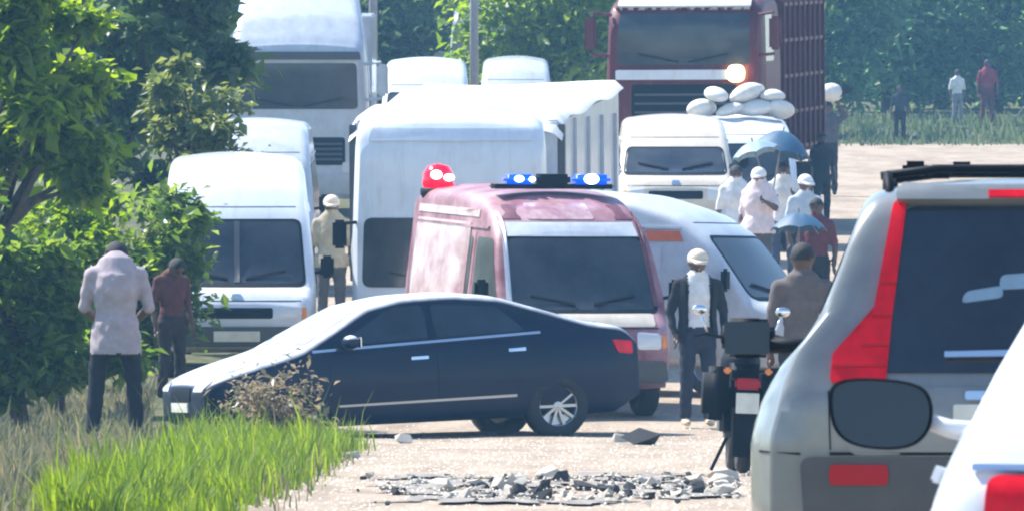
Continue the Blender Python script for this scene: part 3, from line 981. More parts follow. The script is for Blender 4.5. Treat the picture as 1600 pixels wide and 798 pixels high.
# ---- maroon and white ambulance van with lit beacons
def build_ambulance():
    root, b = van('ambulance_van', 924, 105.6, 14, 1.84, 2.30, 4.7, M['mottled'],
                  'maroon and white ambulance van with lit red and blue roof beacons behind the sedan', 'ambulance', ws=(1.10, 1.84), hood=0.35, snub=0.05)
    hw = b.hw
    b.patch('header_stripe', 'front', [(-hw * 0.76, 1.86), (hw * 0.76, 1.86), (hw * 0.74, 2.0), (-hw * 0.74, 2.0)], M['white2'], off=0.01, rings=4)
    b.patch('header_panel', 'front', [(-hw * 0.30, 2.03), (hw * 0.48, 2.03), (hw * 0.44, 2.19), (-hw * 0.26, 2.19)], M['pink'], off=0.008, rings=4, rad=0.03)
    for sg in (-1, 1):
        b.patch('pillar_trim', 'front', [(sg * hw * 0.82, 1.15), (sg * hw * 0.88, 1.15), (sg * hw * 0.80, 2.1), (sg * hw * 0.76, 2.1)], M['white2'] if sg > 0 else M['maroon_dull'], off=0.012, rings=3)
    b.patch('bonnet', 'front', [(-hw * 0.76, 0.95), (hw * 0.76, 0.95), (hw * 0.78, 1.075), (-hw * 0.78, 1.075)], M['cream'], off=0.012, rad=0.03)
    for sg, vw in ((-1, 'right'), (1, 'left')):
        b.patch('lower_panel', vw, [(0.25, 0.45), (1.4, 0.45), (1.4, 1.02), (0.3, 0.98)], M['maroon_dull'], off=0.008, rad=0.05)
        b.patch('corner_panel', 'front', [(sg * hw * 0.55, 2.03), (sg * hw * 0.76, 2.03), (sg * hw * 0.68, 2.17), (sg * hw * 0.52, 2.17)], M['maroon_dull'], off=0.008, rings=3)
    b.patch('side_panel', 'left', [(1.5, 0.45), (4.4, 0.45), (4.4, 1.08), (1.5, 1.08)], M['pink'], off=0.01, rad=0.04)
    b.patch('side_panel', 'left', [(1.9, 1.10), (4.3, 1.10), (4.3, 1.98), (1.9, 1.98)], M['pink'], off=0.012, rad=0.05)
    b.patch('roof_panel', 'left', [(1.6, 2.04), (4.3, 2.04), (4.3, 2.12), (1.6, 2.12)], M['pink'], off=0.010, rings=3)
    # light bar over the windscreen
    lb = MB().box((1.75, 0, 2.36), (0.26, 1.30, 0.05), 0.02)
    lb.box((1.75, 0, 2.43), (0.24, 0.36, 0.12), 0.03)
    bar = lb.build('light_bar', M['black'], root)
    for (y, wd_, core) in ((-0.42, 0.40, 0.055), (0.36, 0.32, 0.035)):
        bl = MB().box((1.75, y, 2.43), (0.22, wd_, 0.11), 0.04)
        lamp = bl.build('blue_lamp', M['blue_light'], bar, True)
        cr = MB().ell((1.63, y + 0.02, 2.44), (0.03, core * 1.5, core))
        if y > 0:
            cr.ell((1.63, y - 0.12, 2.435), (0.03, core, core * 0.8))
        cr.build('lamp_bulb', M['blue_core'], lamp, True)
    # red beacon on the far roof corner
    rb = MB().lathe([(0.15, 2.26), (0.16, 2.30), (0.17, 2.32), (0.16, 2.44), (0.11, 2.52), (0.001, 2.545)], (4.25, 0.62, 0.0), 'z', 20)
    rl = rb.build('red_beacon', M['red_light'], root, True)
    cr = MB().ell((4.08, 0.68, 2.43), (0.04, 0.065, 0.05)).ell((4.08, 0.54, 2.40), (0.04, 0.06, 0.04))
    cr.build('lamp_bulb', M['red_core'], rl, True)
    MB().lathe([(0.16, 2.16), (0.19, 2.22), (0.19, 2.28), (0.15, 2.29)], (4.25, 0.62, 0), 'z', 20).build('beacon_base', M['black'], root, True)
build_ambulance()

# ---- white high-roof van, left
def build_left_van():
    root, b = van('white_van', 370, 115, 1.5, 1.80, 2.42, 4.8, M['white'], 'white high-roof van facing us beside the left trees, divided windscreen', 'van',
                  ws=(1.05, 1.75), hood=0.40, divider=True)
    MB().lathe([(0.001, 0), (0.05, 0.0), (0.05, 0.012), (0.001, 0.018)], axis='x', n=16).build('badge', M['black'], root).location = (0.94, 0.12, 1.90)
build_left_van()

# ---- second white van behind it
def build_back_left_van():
    root, b = van('white_van', 392, 140, 0, 1.75, 2.32, 4.6, M['white2'], 'white van half hidden behind the high-roof van, its curved roof showing', 'van', ws=(1.05, 1.78))
    for x, y in ((1.2, -0.2), (1.25, 0.35)):
        pass
build_back_left_van()

# ---- white boxy minibus behind the ambulance
def build_minibus():
    D = 115.6
    root = car_root('white_minibus', 704, D, 0)
    tag(root, 'tall white flat-fronted minibus directly behind the ambulance', 'bus')
    wd, H, L = 2.22, 2.95, 4.9
    hw = wd / 2
    top = [(0, 2.55), (0.03, 2.72), (0.12, 2.85), (0.4, H), (L - 0.2, H), (L, H - 0.12)]
    bot = [(0, 0.42), (0.2, 0.36), (L, 0.45)]
    wf = [(0, 0.93), (0.04, 0.97), (0.15, 1.0), (L - 0.1, 1.0), (L, 0.97)]
    prof = [(0.35, hw * 0.97), (0.8, hw), (1.6, hw), (2.6, hw * 0.97), (3.0, hw * 0.93)]
    b = Body('body', L, top, bot, wf, prof, 0.16, M['white'], root, crown=0.05, sig=0.04, cuts=((1.0, 0.4, 0.46), (L - 1.2, 0.4, 0.46)))
    b.patch('windscreen', 'front', [(-hw * 0.90, 1.02), (hw * 0.90, 1.02), (hw * 0.88, 1.80), (-hw * 0.88, 1.80)], M['glass2'], rad=0.1, off=0.01)
    b.patch('roof_front_cap', 'front', [(-hw * 0.84, 2.66), (hw * 0.84, 2.66), (hw * 0.80, 2.80), (-hw * 0.80, 2.80)], M['white'], off=0.03, depth=0.04, rad=0.04)
    for sg in (-1, 1):
        vw = 'left' if sg > 0 else 'right'
        for k in range(3):
            b.patch('side_window', vw, [(0.5 + k * 1.4, 1.15), (1.75 + k * 1.4, 1.15), (1.75 + k * 1.4, 1.85), (0.5 + k * 1.4, 1.85)], M['glass2'], rad=0.08)
        b.patch('headlamp', 'front', [(sg * hw * 0.6, 0.68), (sg * hw * 0.88, 0.68), (sg * hw * 0.88, 0.86), (sg * hw * 0.6, 0.86)], M['lamp_glass'], rad=0.05)
        b.patch('wiper', 'front', [(sg * 0.1, 1.05), (sg * 0.1, 1.075), (sg * 0.7, 1.2), (sg * 0.7, 1.18)], M['black'], off=0.03, depth=0.015, rings=2)
        mr = MB().box((-0.1, sg * (hw + 0.14), 1.62), (0.08, 0.16, 0.32), 0.03)
        mr.tube([(0.08, sg * (hw - 0.08), 1.75), (-0.1, sg * (hw + 0.1), 1.74)], 0.02, 8)
        mr.build('side_mirror', M['black'], root)
        wheel(root, 1.0, sg * (hw - 0.16), 0.4, 0.24)
        wheel(root, L - 1.2, sg * (hw - 0.16), 0.4, 0.24)
    b.patch('bumper', 'front', [(-hw * 0.92, 0.42), (hw * 0.92, 0.42), (hw * 0.92, 0.64), (-hw * 0.92, 0.64)], M['grey_plastic'], off=0.03, depth=0.05, rad=0.05)
    b.patch('number_plate', 'front', [(-0.26, 0.48), (0.26, 0.48), (0.26, 0.59), (-0.26, 0.59)], M['plate'], off=0.045, rad=0.01)
build_minibus()

# ---- box lorry behind the minibus
def build_box_lorry():
    D = 124.5
    root = car_root('box_lorry', 716, D, -10)
    tag(root, 'box lorry with sunlit white cover rising above the minibus roof', 'lorry')
    hw = 1.27
    # cargo box with roof rising towards the back
    L = 4.4
    vs = []
    x0 = 0.0
    for (x, z) in ((x0, 2.72), (L, 3.02)):
        for y in (-hw, hw):
            vs += [(x, y, 0.75), (x, y, z)]
    # x0:-hw(0,1) +hw(2,3); L:-hw(4,5)+hw(6,7)
    box = mesh_obj('cargo_box', vs, [[0, 2, 3, 1], [4, 5, 7, 6], [0, 1, 5, 4], [2, 6, 7, 3], [0, 4, 6, 2], [1, 3, 7, 5]], M['white2'], root, smooth=False)
    bm = bmesh.new(); bm.from_mesh(box.data)
    bmesh.ops.recalc_face_normals(bm, faces=bm.faces)
    bmesh.ops.bevel(bm, geom=list(bm.edges), offset=0.03, segments=2, affect='EDGES')
    bm.to_mesh(box.data); bm.free()
    # tarpaulin laid over the roof, sagging, with scalloped front edge
    nx, ny = 16, 24
    vs, fs = [], []
    for i in range(nx + 1):
        for j in range(ny + 1):
            u, v = i / nx, j / ny
            x = -0.12 + u * (L + 0.2)
            y = (-1 + 2 * v) * (hw + 0.05)
            z = 2.72 + 0.30 * (x / L) + 0.075 + 0.035 * math.sin(v * 19 + u * 2) * (1 - u) + 0.03 * math.sin(u * 14 + v * 5)
            if i == 0:
                z -= 0.22 + 0.04 * math.sin(v * 31)
            if i == 1:
                z -= 0.03
            if j in (0, ny):
                z -= 0.10
            vs.append((x, y, z))
    for i in range(nx):
        for j in range(ny):
            a = i * (ny + 1) + j
            fs.append([a, a + 1, a + ny + 2, a + ny + 1])
    mesh_obj('cover', vs, fs, M['tarp'], root)
    # corner posts and ribs
    for y in (-hw - 0.02, hw + 0.02):
        MB().box((0.03, y, 1.72), (0.10, 0.08, 1.9), 0.01).build('corner_post', M['grey_plastic'], root)
        for k in range(1, 5):
            MB().box((0.03 + k * 1.0, y, 1.75), (0.06, 0.04, 1.95), 0.005).build('rib', M['white2'], root)
    # cab, lower, in front
    top = [(-1.9, 1.5), (-1.85, 1.75), (-1.6, 2.25), (-1.3, 2.38), (-0.2, 2.4)]
    top = [(x + 1.9, z) for x, z in top]
    cab_root = root
    b = Body('cab', 1.7, top, [(0, 0.5), (1.7, 0.5)], [(0, 0.9), (0.2, 1.0), (1.7, 1.0)], [(0.5, 0.95), (1.2, 1.0), (2.4, 0.88)], 0.12, M['white2'], root, crown=0.04, sig=0.04)
    b.o.location.x = -1.9
    p = b.patch('windscreen', 'front', [(-0.8, 1.35), (0.8, 1.35), (0.72, 2.1), (-0.72, 2.1)], M['glass2'], b.o, rad=0.08)
    b.patch('bumper', 'front', [(-0.85, 0.52), (0.85, 0.52), (0.85, 0.75), (-0.85, 0.75)], M['grey_plastic'], b.o, off=0.03, depth=0.05, rad=0.04)
    MB().box((1.4, 0, 0.62), (5.9, 0.8, 0.2), 0.02).build('chassis', M['black'], root)
    for sg in (-1, 1):
        wheel(root, -1.2, sg * 0.9, 0.42, 0.24)
        wheel(root, 3.2, sg * 0.95, 0.42, 0.3)
build_box_lorry()

# ---- white van with orange stripe, turned to the right
def build_stripe_van():
    root, b = van('white_van', 1268, 110.9, 66, 1.72, 2.16, 4.4, M['white2'], 'white van with orange side stripe, turned sideways to the right of the ambulance', 'van',
                  ws=(1.05, 1.70), hood=0.40, snub=0.12, panel_left=True)
    b.patch('orange_stripe', 'left', [(1.20, 1.66), (3.9, 1.66), (3.9, 1.77), (1.25, 1.77)], M['stripe'], off=0.012, rings=3)
    b.patch('side_panel', 'left', [(1.45, 1.06), (4.15, 1.06), (4.15, 1.63), (1.45, 1.63)], M['white2'], off=0.014, rad=0.05)
build_stripe_van()

# ---- beige van ahead of the maroon lorry
def build_beige_van():
    van('beige_van', 1056, 151, 0, 1.78, 2.16, 4.5, M['cream'], 'beige van facing us in front of the maroon lorry', 'van', ws=(1.38, 1.74), hood=0.5, snub=0.1)
build_beige_van()

# ---- big cab-over lorries
def cabover(name, px, D, yaw, wd, H, m, label, ws, roofm=None, lit=False, fairing=False, grille=None, trim=None, cargo=True, L=2.2):
    root = car_root(name, px, D, yaw)
    tag(root, label, 'lorry')
    hw = wd / 2
    zc = H
    top = [(0, zc - 0.5), (0.04, zc - 0.35), (0.25, zc - 0.14), (0.7, zc - 0.02), (L - 0.1, zc), (L, zc - 0.05)]
    if fairing:
        top = [(0, ws[1] + 0.22), (0.06, ws[1] + 0.34), (0.45, ws[1] + 0.75), (1.1, H - 0.15), (1.7, H), (L, H - 0.02)]
    bot = [(0, 0.42), (0.2, 0.38), (L, 0.5)]
    wf = [(0, 0.92), (0.05, 0.97), (0.25, 1.0), (L, 1.0)]
    prof = [(0.38, hw * 0.97), (1.0, hw), (ws[0], hw), (ws[1], hw * 0.97), (ws[1] + 0.3, hw * 0.94), (H, hw * 0.80), (H + 0.3, hw * 0.76)]
    b = Body('cab', L, top, bot, wf, prof, 0.16, m, root, crown=0.05, sig=0.05)
    b.patch('windscreen', 'front', [(-hw * 0.84, ws[0]), (hw * 0.84, ws[0]), (hw * 0.82, ws[1]), (-hw * 0.82, ws[1])], M['glass2'], rad=0.08, off=0.01)
    b.patch('sun_visor', 'front', [(-hw * 0.88, ws[1] + 0.06), (hw * 0.88, ws[1] + 0.06), (hw * 0.86, ws[1] + 0.19), (-hw * 0.86, ws[1] + 0.19)], M['grey_plastic'] if fairing else m, off=0.07, depth=0.09, rad=0.03)
    gz0, gz1 = grille or (0.95, ws[0] - 0.3)
    b.patch('grille', 'front', [(-hw * 0.66, gz0), (hw * 0.66, gz0), (hw * 0.66, gz1), (-hw * 0.66, gz1)], M['black'], off=0.012, rad=0.06)
    for k in range(4):
        z = gz0 + 0.08 + k * (gz1 - gz0 - 0.12) / 4
        b.patch('grille_bar', 'front', [(-hw * 0.62, z), (hw * 0.62, z), (hw * 0.62, z + 0.035), (-hw * 0.62, z + 0.035)], M['grey_plastic'], off=0.03, depth=0.02, rings=2)
    if trim:
        b.patch('trim_ledge', 'front', [(-hw * 0.70, trim[0]), (hw * 0.84, trim[0]), (hw * 0.84, trim[1]), (-hw * 0.70, trim[1])], M['white'], off=0.16, depth=0.18, rad=0.03)
    b.patch('bumper', 'front', [(-hw * 0.95, 0.42), (hw * 0.95, 0.42), (hw * 0.95, 0.78), (-hw * 0.95, 0.78)], m, off=0.05, depth=0.08, rad=0.05)
    b.patch('number_plate', 'front', [(-0.26, 0.5), (0.26, 0.5), (0.26, 0.61), (-0.26, 0.61)], M['plate'], off=0.07, rad=0.01)
    for sg in (-1, 1):
        b.patch('headlamp', 'front', [(sg * hw * 0.62, 0.82), (sg * hw * 0.90, 0.82), (sg * hw * 0.90, 1.0), (sg * hw * 0.62, 1.0)], M['lamp_glass'], off=0.012, rad=0.04)
        vw = 'left' if sg > 0 else 'right'
        b.patch('side_window', vw, [(0.35, ws[0] + 0.05), (1.35, ws[0] + 0.05), (1.35, ws[1] - 0.02), (0.5, ws[1] - 0.02)], M['glass2'], rad=0.08)
        b.patch('door', vw, [(0.3, 0.9), (1.42, 0.9), (1.42, ws[0]), (0.3, ws[0])], m, off=0.006, depth=0.015, rad=0.05)
        b.patch('wiper', 'front', [(sg * 0.08, ws[0] + 0.03), (sg * 0.08, ws[0] + 0.06), (sg * 0.75, ws[0] + 0.2), (sg * 0.75, ws[0] + 0.17)], M['black'], off=0.03, depth=0.015, rings=2)
        mr = MB().box((-0.12, sg * (hw + 0.22), (ws[0] + ws[1]) / 2 + 0.1), (0.10, 0.20, 0.55), 0.04)
        mr.tube([(0.1, sg * (hw - 0.1), ws[1] - 0.02), (-0.12, sg * (hw + 0.2), ws[1] + 0.02)], 0.025, 8)
        mr.tube([(0.1, sg * (hw - 0.1), ws[0] + 0.15), (-0.12, sg * (hw + 0.2), ws[0] + 0.18)], 0.025, 8)
        mr.build('side_mirror', m if not fairing else M['white2'], root)
        wheel(root, 1.1, sg * (hw - 0.18), 0.5, 0.3)
        if cargo:
            wheel(root, 6.6, sg * (hw - 0.2), 0.5, 0.4)
    if cargo:
        MB().box((4.2, 0, 0.95), (6.2, 0.9, 0.25), 0.02).build('chassis', M['black'], root)
    return root, b

cabover('white_lorry', 466, 174, 0, 2.42, 3.98, M['white2'], 'big white lorry cab with roof fairing beside the left trees', (1.90, 2.68), fairing=True, grille=(0.95, 1.42))
cl_root = bpy.data.objects['white_lorry']
MB().box((5.2, 0, 2.3), (5.6, 2.44, 2.3), 0.03).build('cargo_box', M['white2'], cl_root)

mr_root, mr_b = cabover('maroon_lorry', 1070, 168, -9, 2.62, 3.86, M['maroon'], 'maroon lorry cab with one lit headlamp high behind the crowd', (2.74, 3.58), trim=(2.50, 2.66), grille=(1.72, 2.42))
mr_b.patch('lit_lamp', 'front', [(-1.02, 2.46), (-0.74, 2.46), (-0.74, 2.74), (-1.02, 2.74)], M['warm_light'], mr_root, off=0.19, depth=0.05, rad=0.12)
mr_b.patch('roof_glare_strip', 'front', [(-1.1, 3.64), (1.1, 3.64), (1.08, 3.76), (-1.08, 3.76)], M['white'], mr_root, off=0.12, depth=0.14, rad=0.03)  # white strip painted for the glare along the cab roof
mb = MB().box((5.3, 0, 2.5), (5.6, 2.55, 2.6), 0.04)
mb.build('cargo_box', M['maroon_matt'], mr_root)
for k in range(9):
    for sg in (-1, 1):
        MB().box((2.6 + k * 0.66, sg * 1.30, 2.5), (0.09, 0.05, 2.5), 0.008).build('rib', M['maroon_matt'], mr_root)
for z in (1.3, 1.9, 2.5, 3.1, 3.7):
    MB().box((5.3, -1.29, z), (5.5, 0.03, 0.06), 0.006).build('side_rail', M['maroon'], mr_root)

# ---- loaded white van in the crowd
root, b = van('loaded_van', 1162, 158.5, 0, 1.72, 2.0, 4.4, M['white'], 'white van with sacks heaped on its roof in front of the maroon lorry', 'van', ws=(1.02, 1.62))
# ---- far white vans behind the box lorry
van('white_van', 664, 190, 0, 1.75, 2.46, 4.5, M['white'], 'far white van behind the box lorry, left of the pole', 'van', ws=(1.2, 1.85), hood=0.6, snub=0.3)
van('white_van', 806, 199, 0, 1.5, 2.36, 4.0, M['white2'], 'far white van whose roof peeps out right of the pole', 'van', ws=(1.2, 1.8), hood=0.6, snub=0.3)
# ---- grey box van farthest back
cabover('grey_lorry', 748, 213, 0, 1.25, 3.30, M['silver'], 'far narrow grey lorry in the shade under the trees by the pole', (1.6, 2.3), cargo=False, L=3.0)

# ================================================================== PEOPLE
def person(px, D, label, h=1.72, rot=0.0, shirt=None, trouser=None, shoe=None, joints=None, hem=0.0, hair=True, hat=None, group=None,
           dx=0.0, jacket=None, sleeve=None, z=None, wide=1.0, skin='skin'):
    """standing figure, facing the camera at rot 0. joints overrides positions (metres, 1.75 m figure)."""
    J = {'pelvis': (0, 0, 0.95), 'waist': (0, 0, 1.10), 'chest': (0, -0.01, 1.29), 'shoul': (0, 0.0, 1.41), 'neck': (0, 0.01, 1.49), 'head': (0, -0.02, 1.63)}
    for s, n in ((-1, 'l'), (1, 'r')):
        J['sh_' + n] = (s * 0.185, 0.0, 1.41)
        J['el_' + n] = (s * 0.25, 0.03, 1.13)
        J['wr_' + n] = (s * 0.26, -0.05, 0.88)
        J['hip_' + n] = (s * 0.095, 0, 0.92)
        J['kn_' + n] = (s * 0.11, -0.02, 0.50)
        J['an_' + n] = (s * 0.12, 0.03, 0.09)
    if joints:
        J.update(joints)
    J = {k: Vector(v) for k, v in J.items()}
    segs = []
    mb = MB()
    def limb(a, b, ra, rb, mi, fl=1.0, n=7, flat=False):
        a, b = Vector(a), Vector(b)
        ax = (b - a)
        t = ax.normalized() if ax.length > 1e-6 else Vector((0, 0, 1))
        ref = Vector((1, 0, 0)) if abs(t.x) < 0.9 else Vector((0, 1, 0))
        u = (ref - t * ref.dot(t)).normalized()
        v = t.cross(u)
        rings = []
        K = 14
        st = [(-1, 0.25)] + [(-0.6, 0.8)] + [(q / n, 1) for q in range(n + 1)] + [(1.6, 0.8), (2, 0.25)]
        if flat:
            st = st[:-2] + [(1.12, 0.9)]
        for q, k in st:
            if q < 0:
                p, r = a + t * (ra * q), ra * k
            elif q > 1:
                p, r = b + t * (rb * (q - 1)), rb * k
            else:
                p, r = a.lerp(b, q), ra + (rb - ra) * q
            rings.append([p + u * (r * math.cos(2 * math.pi * i / K)) + v * (r * fl * math.sin(2 * math.pi * i / K)) for i in range(K)])
        vs = [p for r_ in rings for p in r_]
        fs = []
        for i in range(len(rings) - 1):
            for k in range(K):
                fs.append([i * K + k, i * K + (k + 1) % K, (i + 1) * K + (k + 1) % K, (i + 1) * K + k])
        fs.append(list(range(K - 1, -1, -1)))
        fs.append([(len(rings) - 1) * K + k for k in range(K)])
        mb.add(vs, fs)
        segs.append((a, b, ra, rb, mi))
    # materials: 0 skin 1 shirt 2 trousers 3 shoes 4 sleeves
    sk = 0
    limb(J['pelvis'] + Vector((0, 0, -0.06)), J['pelvis'] + Vector((0, 0, 0.04)), 0.155, 0.16, 2, 0.78)
    limb(J['pelvis'] + Vector((0, 0, 0.06)), J['waist'], 0.155 * wide, 0.15 * wide, 1, 0.78)
    limb(J['waist'], J['chest'], 0.15 * wide, 0.175 * wide, 1, 0.74)
    limb(J['chest'], J['shoul'], 0.175 * wide, 0.16 * wide, 1, 0.68)
    limb(J['shoul'] + (J['neck'] - J['shoul']) * 0.3, J['neck'], 0.10, 0.062, 1, 0.9)
    if hem > 0:
        limb(J['pelvis'] + Vector((0, 0, 0.04)), J['pelvis'] + Vector((0, 0, -hem)), 0.175 * wide, 0.185 * wide, 1, 0.80, flat=True)
    limb(J['neck'], J['neck'].lerp(J['head'], 0.6), 0.058, 0.056, 0)
    hd = J['head']
    hdir = (hd - J['neck']).normalized()
    q = Vector((0, 0, 1)).rotation_difference(hdir).to_matrix()
    limb(hd + q @ Vector((0, 0.01, -0.03)), hd + q @ Vector((0, 0.012, 0.03)), 0.082, 0.088, 0, 1.12)
    limb(hd + q @ Vector((0, -0.035, -0.075)), hd + q @ Vector((0, -0.02, -0.02)), 0.045, 0.07, 0)          # jaw
    limb(hd + q @ Vector((0, -0.105, -0.03)), hd + q @ Vector((0, -0.09, 0.015)), 0.016, 0.012, 0)           # nose
    for s in (-1, 1):
        limb(hd + q @ Vector((s * 0.085, 0.015, -0.025)), hd + q @ Vector((s * 0.09, 0.02, 0.015)), 0.014, 0.018, 0)
    hands = []
    for n, s in (('l', -1), ('r', 1)):
        limb(J['shoul'] + Vector((s * 0.10, 0, -0.01)), J['sh_' + n], 0.085, 0.068, 1)
        limb(J['sh_' + n], J['el_' + n], 0.066, 0.050, 4)
        limb(J['el_' + n], J['wr_' + n], 0.046, 0.032, 0 if sleeve is None else 4)
        dr = (J['wr_' + n] - J['el_' + n]).normalized()
        palm = J['wr_' + n] + dr * 0.055
        limb(J['wr_' + n] + dr * 0.01, palm + dr * 0.02, 0.032, 0.038, 0, 0.55)
        hands.append((palm + dr * 0.03, dr, s))
        limb(J['hip_' + n], J['kn_' + n], 0.098, 0.070, 2)
        limb(J['kn_' + n], J['an_' + n] + Vector((0, 0, 0.03)), 0.072, 0.062, 2)
        an = J['an_' + n]
        limb(an + Vector((0, 0.02, -0.035)), an + Vector((0.0, -0.15, -0.05)), 0.045, 0.04, 3, 0.8)
    o = mb.build('person', M[skin], None, True)
    md = o.modifiers.new('r', 'REMESH')
    md.mode = 'VOXEL'
    md.voxel_size = 0.015 if D < 112 else 0.024
    ms = o.modifiers.new('s', 'SMOOTH')
    ms.iterations = 3
    dg = bpy.context.evaluated_depsgraph_get()
    dg.update()
    nm = bpy.data.meshes.new_from_object(o.evaluated_get(dg))
    o.modifiers.clear()
    old = o.data
    o.data = nm
    bpy.data.meshes.remove(old)
    # fingers joined on
    bm = bmesh.new()
    bm.from_mesh(nm)
    nbody = len(bm.faces)
    nv_body = len(bm.verts)
    fb = MB()
    for (p, dr, s) in hands:
        side = dr.cross(Vector((1, 0, 0)))
        if side.length < 0.2:
            side = dr.cross(Vector((0, 0, 1)))
        side.normalize()
        nrm = dr.cross(side).normalized() * s
        for k, ln in enumerate((0.062, 0.072, 0.068, 0.052)):
            b0 = p + side * ((k - 1.5) * 0.019)
            b1 = b0 + dr * ln * 0.55 - nrm * 0.008
            b2 = b1 + dr * ln * 0.38 - nrm * 0.024
            fb.tube([b0, b1, b2], [0.0095, 0.0085, 0.0065], 6)
        b0 = p - dr * 0.045 - side * 0.028
        fb.tube([b0, b0 - side * 0.022 + dr * 0.03, b0 - side * 0.022 + dr * 0.055 - nrm * 0.012], [0.011, 0.010, 0.007], 6)
    bv = [bm.verts.new(v) for v in fb.v]
    for f in fb.f:
        bm.faces.new([bv[i] for i in f])
    bmesh.ops.recalc_face_normals(bm, faces=bm.faces)
    bm.to_mesh(nm)
    bm.free()
    nm.materials.clear()
    for q_ in (M[skin], shirt, trouser, shoe or M['black'], sleeve or shirt):
        nm.materials.append(q_)
    co = np.empty(len(nm.vertices) * 3)
    nm.vertices.foreach_get('co', co)
    co = co.reshape(-1, 3)
    no = np.empty(len(nm.vertices) * 3)
    nm.vertices.foreach_get('normal', no)
    no = no.reshape(-1, 3)
    f_ = (np.sin(co[:, 2] * 31 + co[:, 0] * 26 + 2.2 * np.sin(co[:, 0] * 17 + px) + co[:, 1] * 19) * np.sin(co[:, 2] * 9 + co[:, 0] * 13 + px)
          + 0.5 * np.sin(co[:, 2] * 57 - co[:, 0] * 41 + 1.5 * np.sin(co[:, 1] * 23 + px)))
    ok = (co[:, 2] > 0.12) & (co[:, 2] < 1.40) & (np.arange(len(co)) < nv_body)
    co += no * (f_ * ok * 0.0045)[:, None]
    nm.vertices.foreach_set('co', co.ravel())
    cen = np.array([p.center[:] for p in nm.polygons])
    best = np.full(len(cen), 1e9)
    idx = np.zeros(len(cen), int)
    for (a, b_, ra, rb, mi) in segs:
        a_, bb = np.array(a), np.array(b_)
        ab = bb - a_
        t = np.clip(((cen - a_) @ ab) / max(ab @ ab, 1e-9), 0, 1)
        dist = np.linalg.norm(cen - (a_ + t[:, None] * ab), axis=1) / (ra + (rb - ra) * t)
        up = dist < best
        best[up] = dist[up]
        idx[up] = mi
    hz_ = 0.99 - (hem + 0.04 if hem > 0 else 0.0)
    tr_ = (idx == 1) | (idx == 2)
    idx[tr_ & (cen[:, 2] < hz_)] = 2
    idx[tr_ & (cen[:, 2] >= hz_)] = 1
    if jacket is not None:
        idx[(idx == 1) & ((np.abs(cen[:, 0]) > 0.105) | (cen[:, 1] > 0.02)) & (cen[:, 2] > 0.97)] = 4
    idx[nbody:] = 0
    nm.polygons.foreach_set('material_index', idx.tolist())
    nm.polygons.foreach_set('use_smooth', [True] * len(nm.polygons))
    X = PX(px, D) + dx
    o.location = (X, D, GZ(X, D) + 0.012 if z is None else z)
    o.rotation_euler = (0, 0, R(rot))
    k = h / 1.75
    o.scale = (k, k, k)
    tag(o, label, 'person', group)
    hq = q_rot = Vector((0, 0, 1)).rotation_difference(hdir).to_matrix()
    if hair:
        hb = MB().ell((0, 0, 0), (0.098, 0.112, 0.108), 18, 12)
        vs = [v.copy() for v in hb.v]
        fs = [f for f in hb.f if not all((vs[i].z < 0.03 - 0.55 * (vs[i].y + 0.02)) for i in f)]
        h2 = MB().add([hd + hq @ (v + Vector((0, 0.014, 0.022))) for v in vs], fs)
        h2.build('hair', M['hair'], o, True)
    if hat is not None:
        hb = MB().ell((0, 0, 0), (0.106, 0.12, 0.10), 18, 12)
        vs = [v.copy() for v in hb.v]
        fs = [f for f in hb.f if not all(vs[i].z < 0.0 for i in f)]
        h2 = MB().add([hd + hq @ (v + Vector((0, 0.012, 0.035))) for v in vs], fs)
        h2.add([hd + hq @ Vector(v) for v in [(-0.09, -0.08, 0.04), (0.09, -0.08, 0.04), (0.06, -0.19, 0.02), (-0.06, -0.19, 0.02), (-0.09, -0.08, 0.05), (0.09, -0.08, 0.05), (0.06, -0.19, 0.03), (-0.06, -0.19, 0.03)]],
               [[0, 1, 2, 3], [4, 7, 6, 5], [0, 3, 7, 4], [1, 5, 6, 2], [2, 6, 7, 3], [0, 4, 5, 1]])
        h2.build('cap', hat, o, True)
    for s in (-1, 1):
        MB().ell(hd + hq @ Vector((s * 0.034, -0.083, 0.012)), (0.014, 0.01, 0.009), 8, 6).build('eye', M['lamp_glass'] if False else M['hair'], o, True)
    if jacket is not None:
        # open jacket fronts and sleeves: two panels over chest
        for s in (-1, 1):
            jb = MB()
            n1, n2 = 6, 8
            vs, fs = [], []
            for i in range(n1 + 1):
                zz = 1.44 - 0.56 * i / n1
                rw = 0.20 + 0.012 * math.sin(i * 1.3)
                for j in range(n2 + 1):
                    a = R(42 + 118 * j / n2)
                    vs.append((s * rw * math.sin(a), -rw * 0.80 * math.cos(a), zz))
            for i in range(n1):
                for j in range(n2):
                    a = i * (n2 + 1) + j
                    fs.append([a, a + 1, a + n2 + 2, a + n2 + 1])
            jb.add(vs, fs)
            jb.build('jacket', jacket, o, True)
    return o

C = cloth
# the man bowing his head at the verge, back to us
person(181, 89, 'person in loose grey-mauve shirt with bowed head, back to us at the grassy verge', 1.84, 180,
       C('mauve', (0.44, 0.37, 0.40)), C('black', (0.025, 0.026, 0.032)), C('dark shoe', (0.03, 0.028, 0.026)), hem=0.20, wide=1.12,
       joints={'head': (0, -0.17, 1.545), 'neck': (0, -0.07, 1.46), 'chest': (0, 0.02, 1.29), 'shoul': (0, -0.01, 1.42),
               'sh_l': (-0.20, -0.01, 1.40), 'sh_r': (0.20, -0.01, 1.40), 'el_l': (-0.275, -0.03, 1.13), 'el_r': (0.265, -0.05, 1.13),
               'wr_l': (-0.16, -0.22, 1.02), 'wr_r': (0.17, -0.23, 1.04), 'hip_l': (-0.11, 0, 0.92), 'hip_r': (0.11, 0, 0.92),
               'kn_l': (-0.15, -0.03, 0.50), 'kn_r': (0.16, -0.02, 0.50), 'an_l': (-0.17, 0.02, 0.09), 'an_r': (0.19, 0.04, 0.09)})
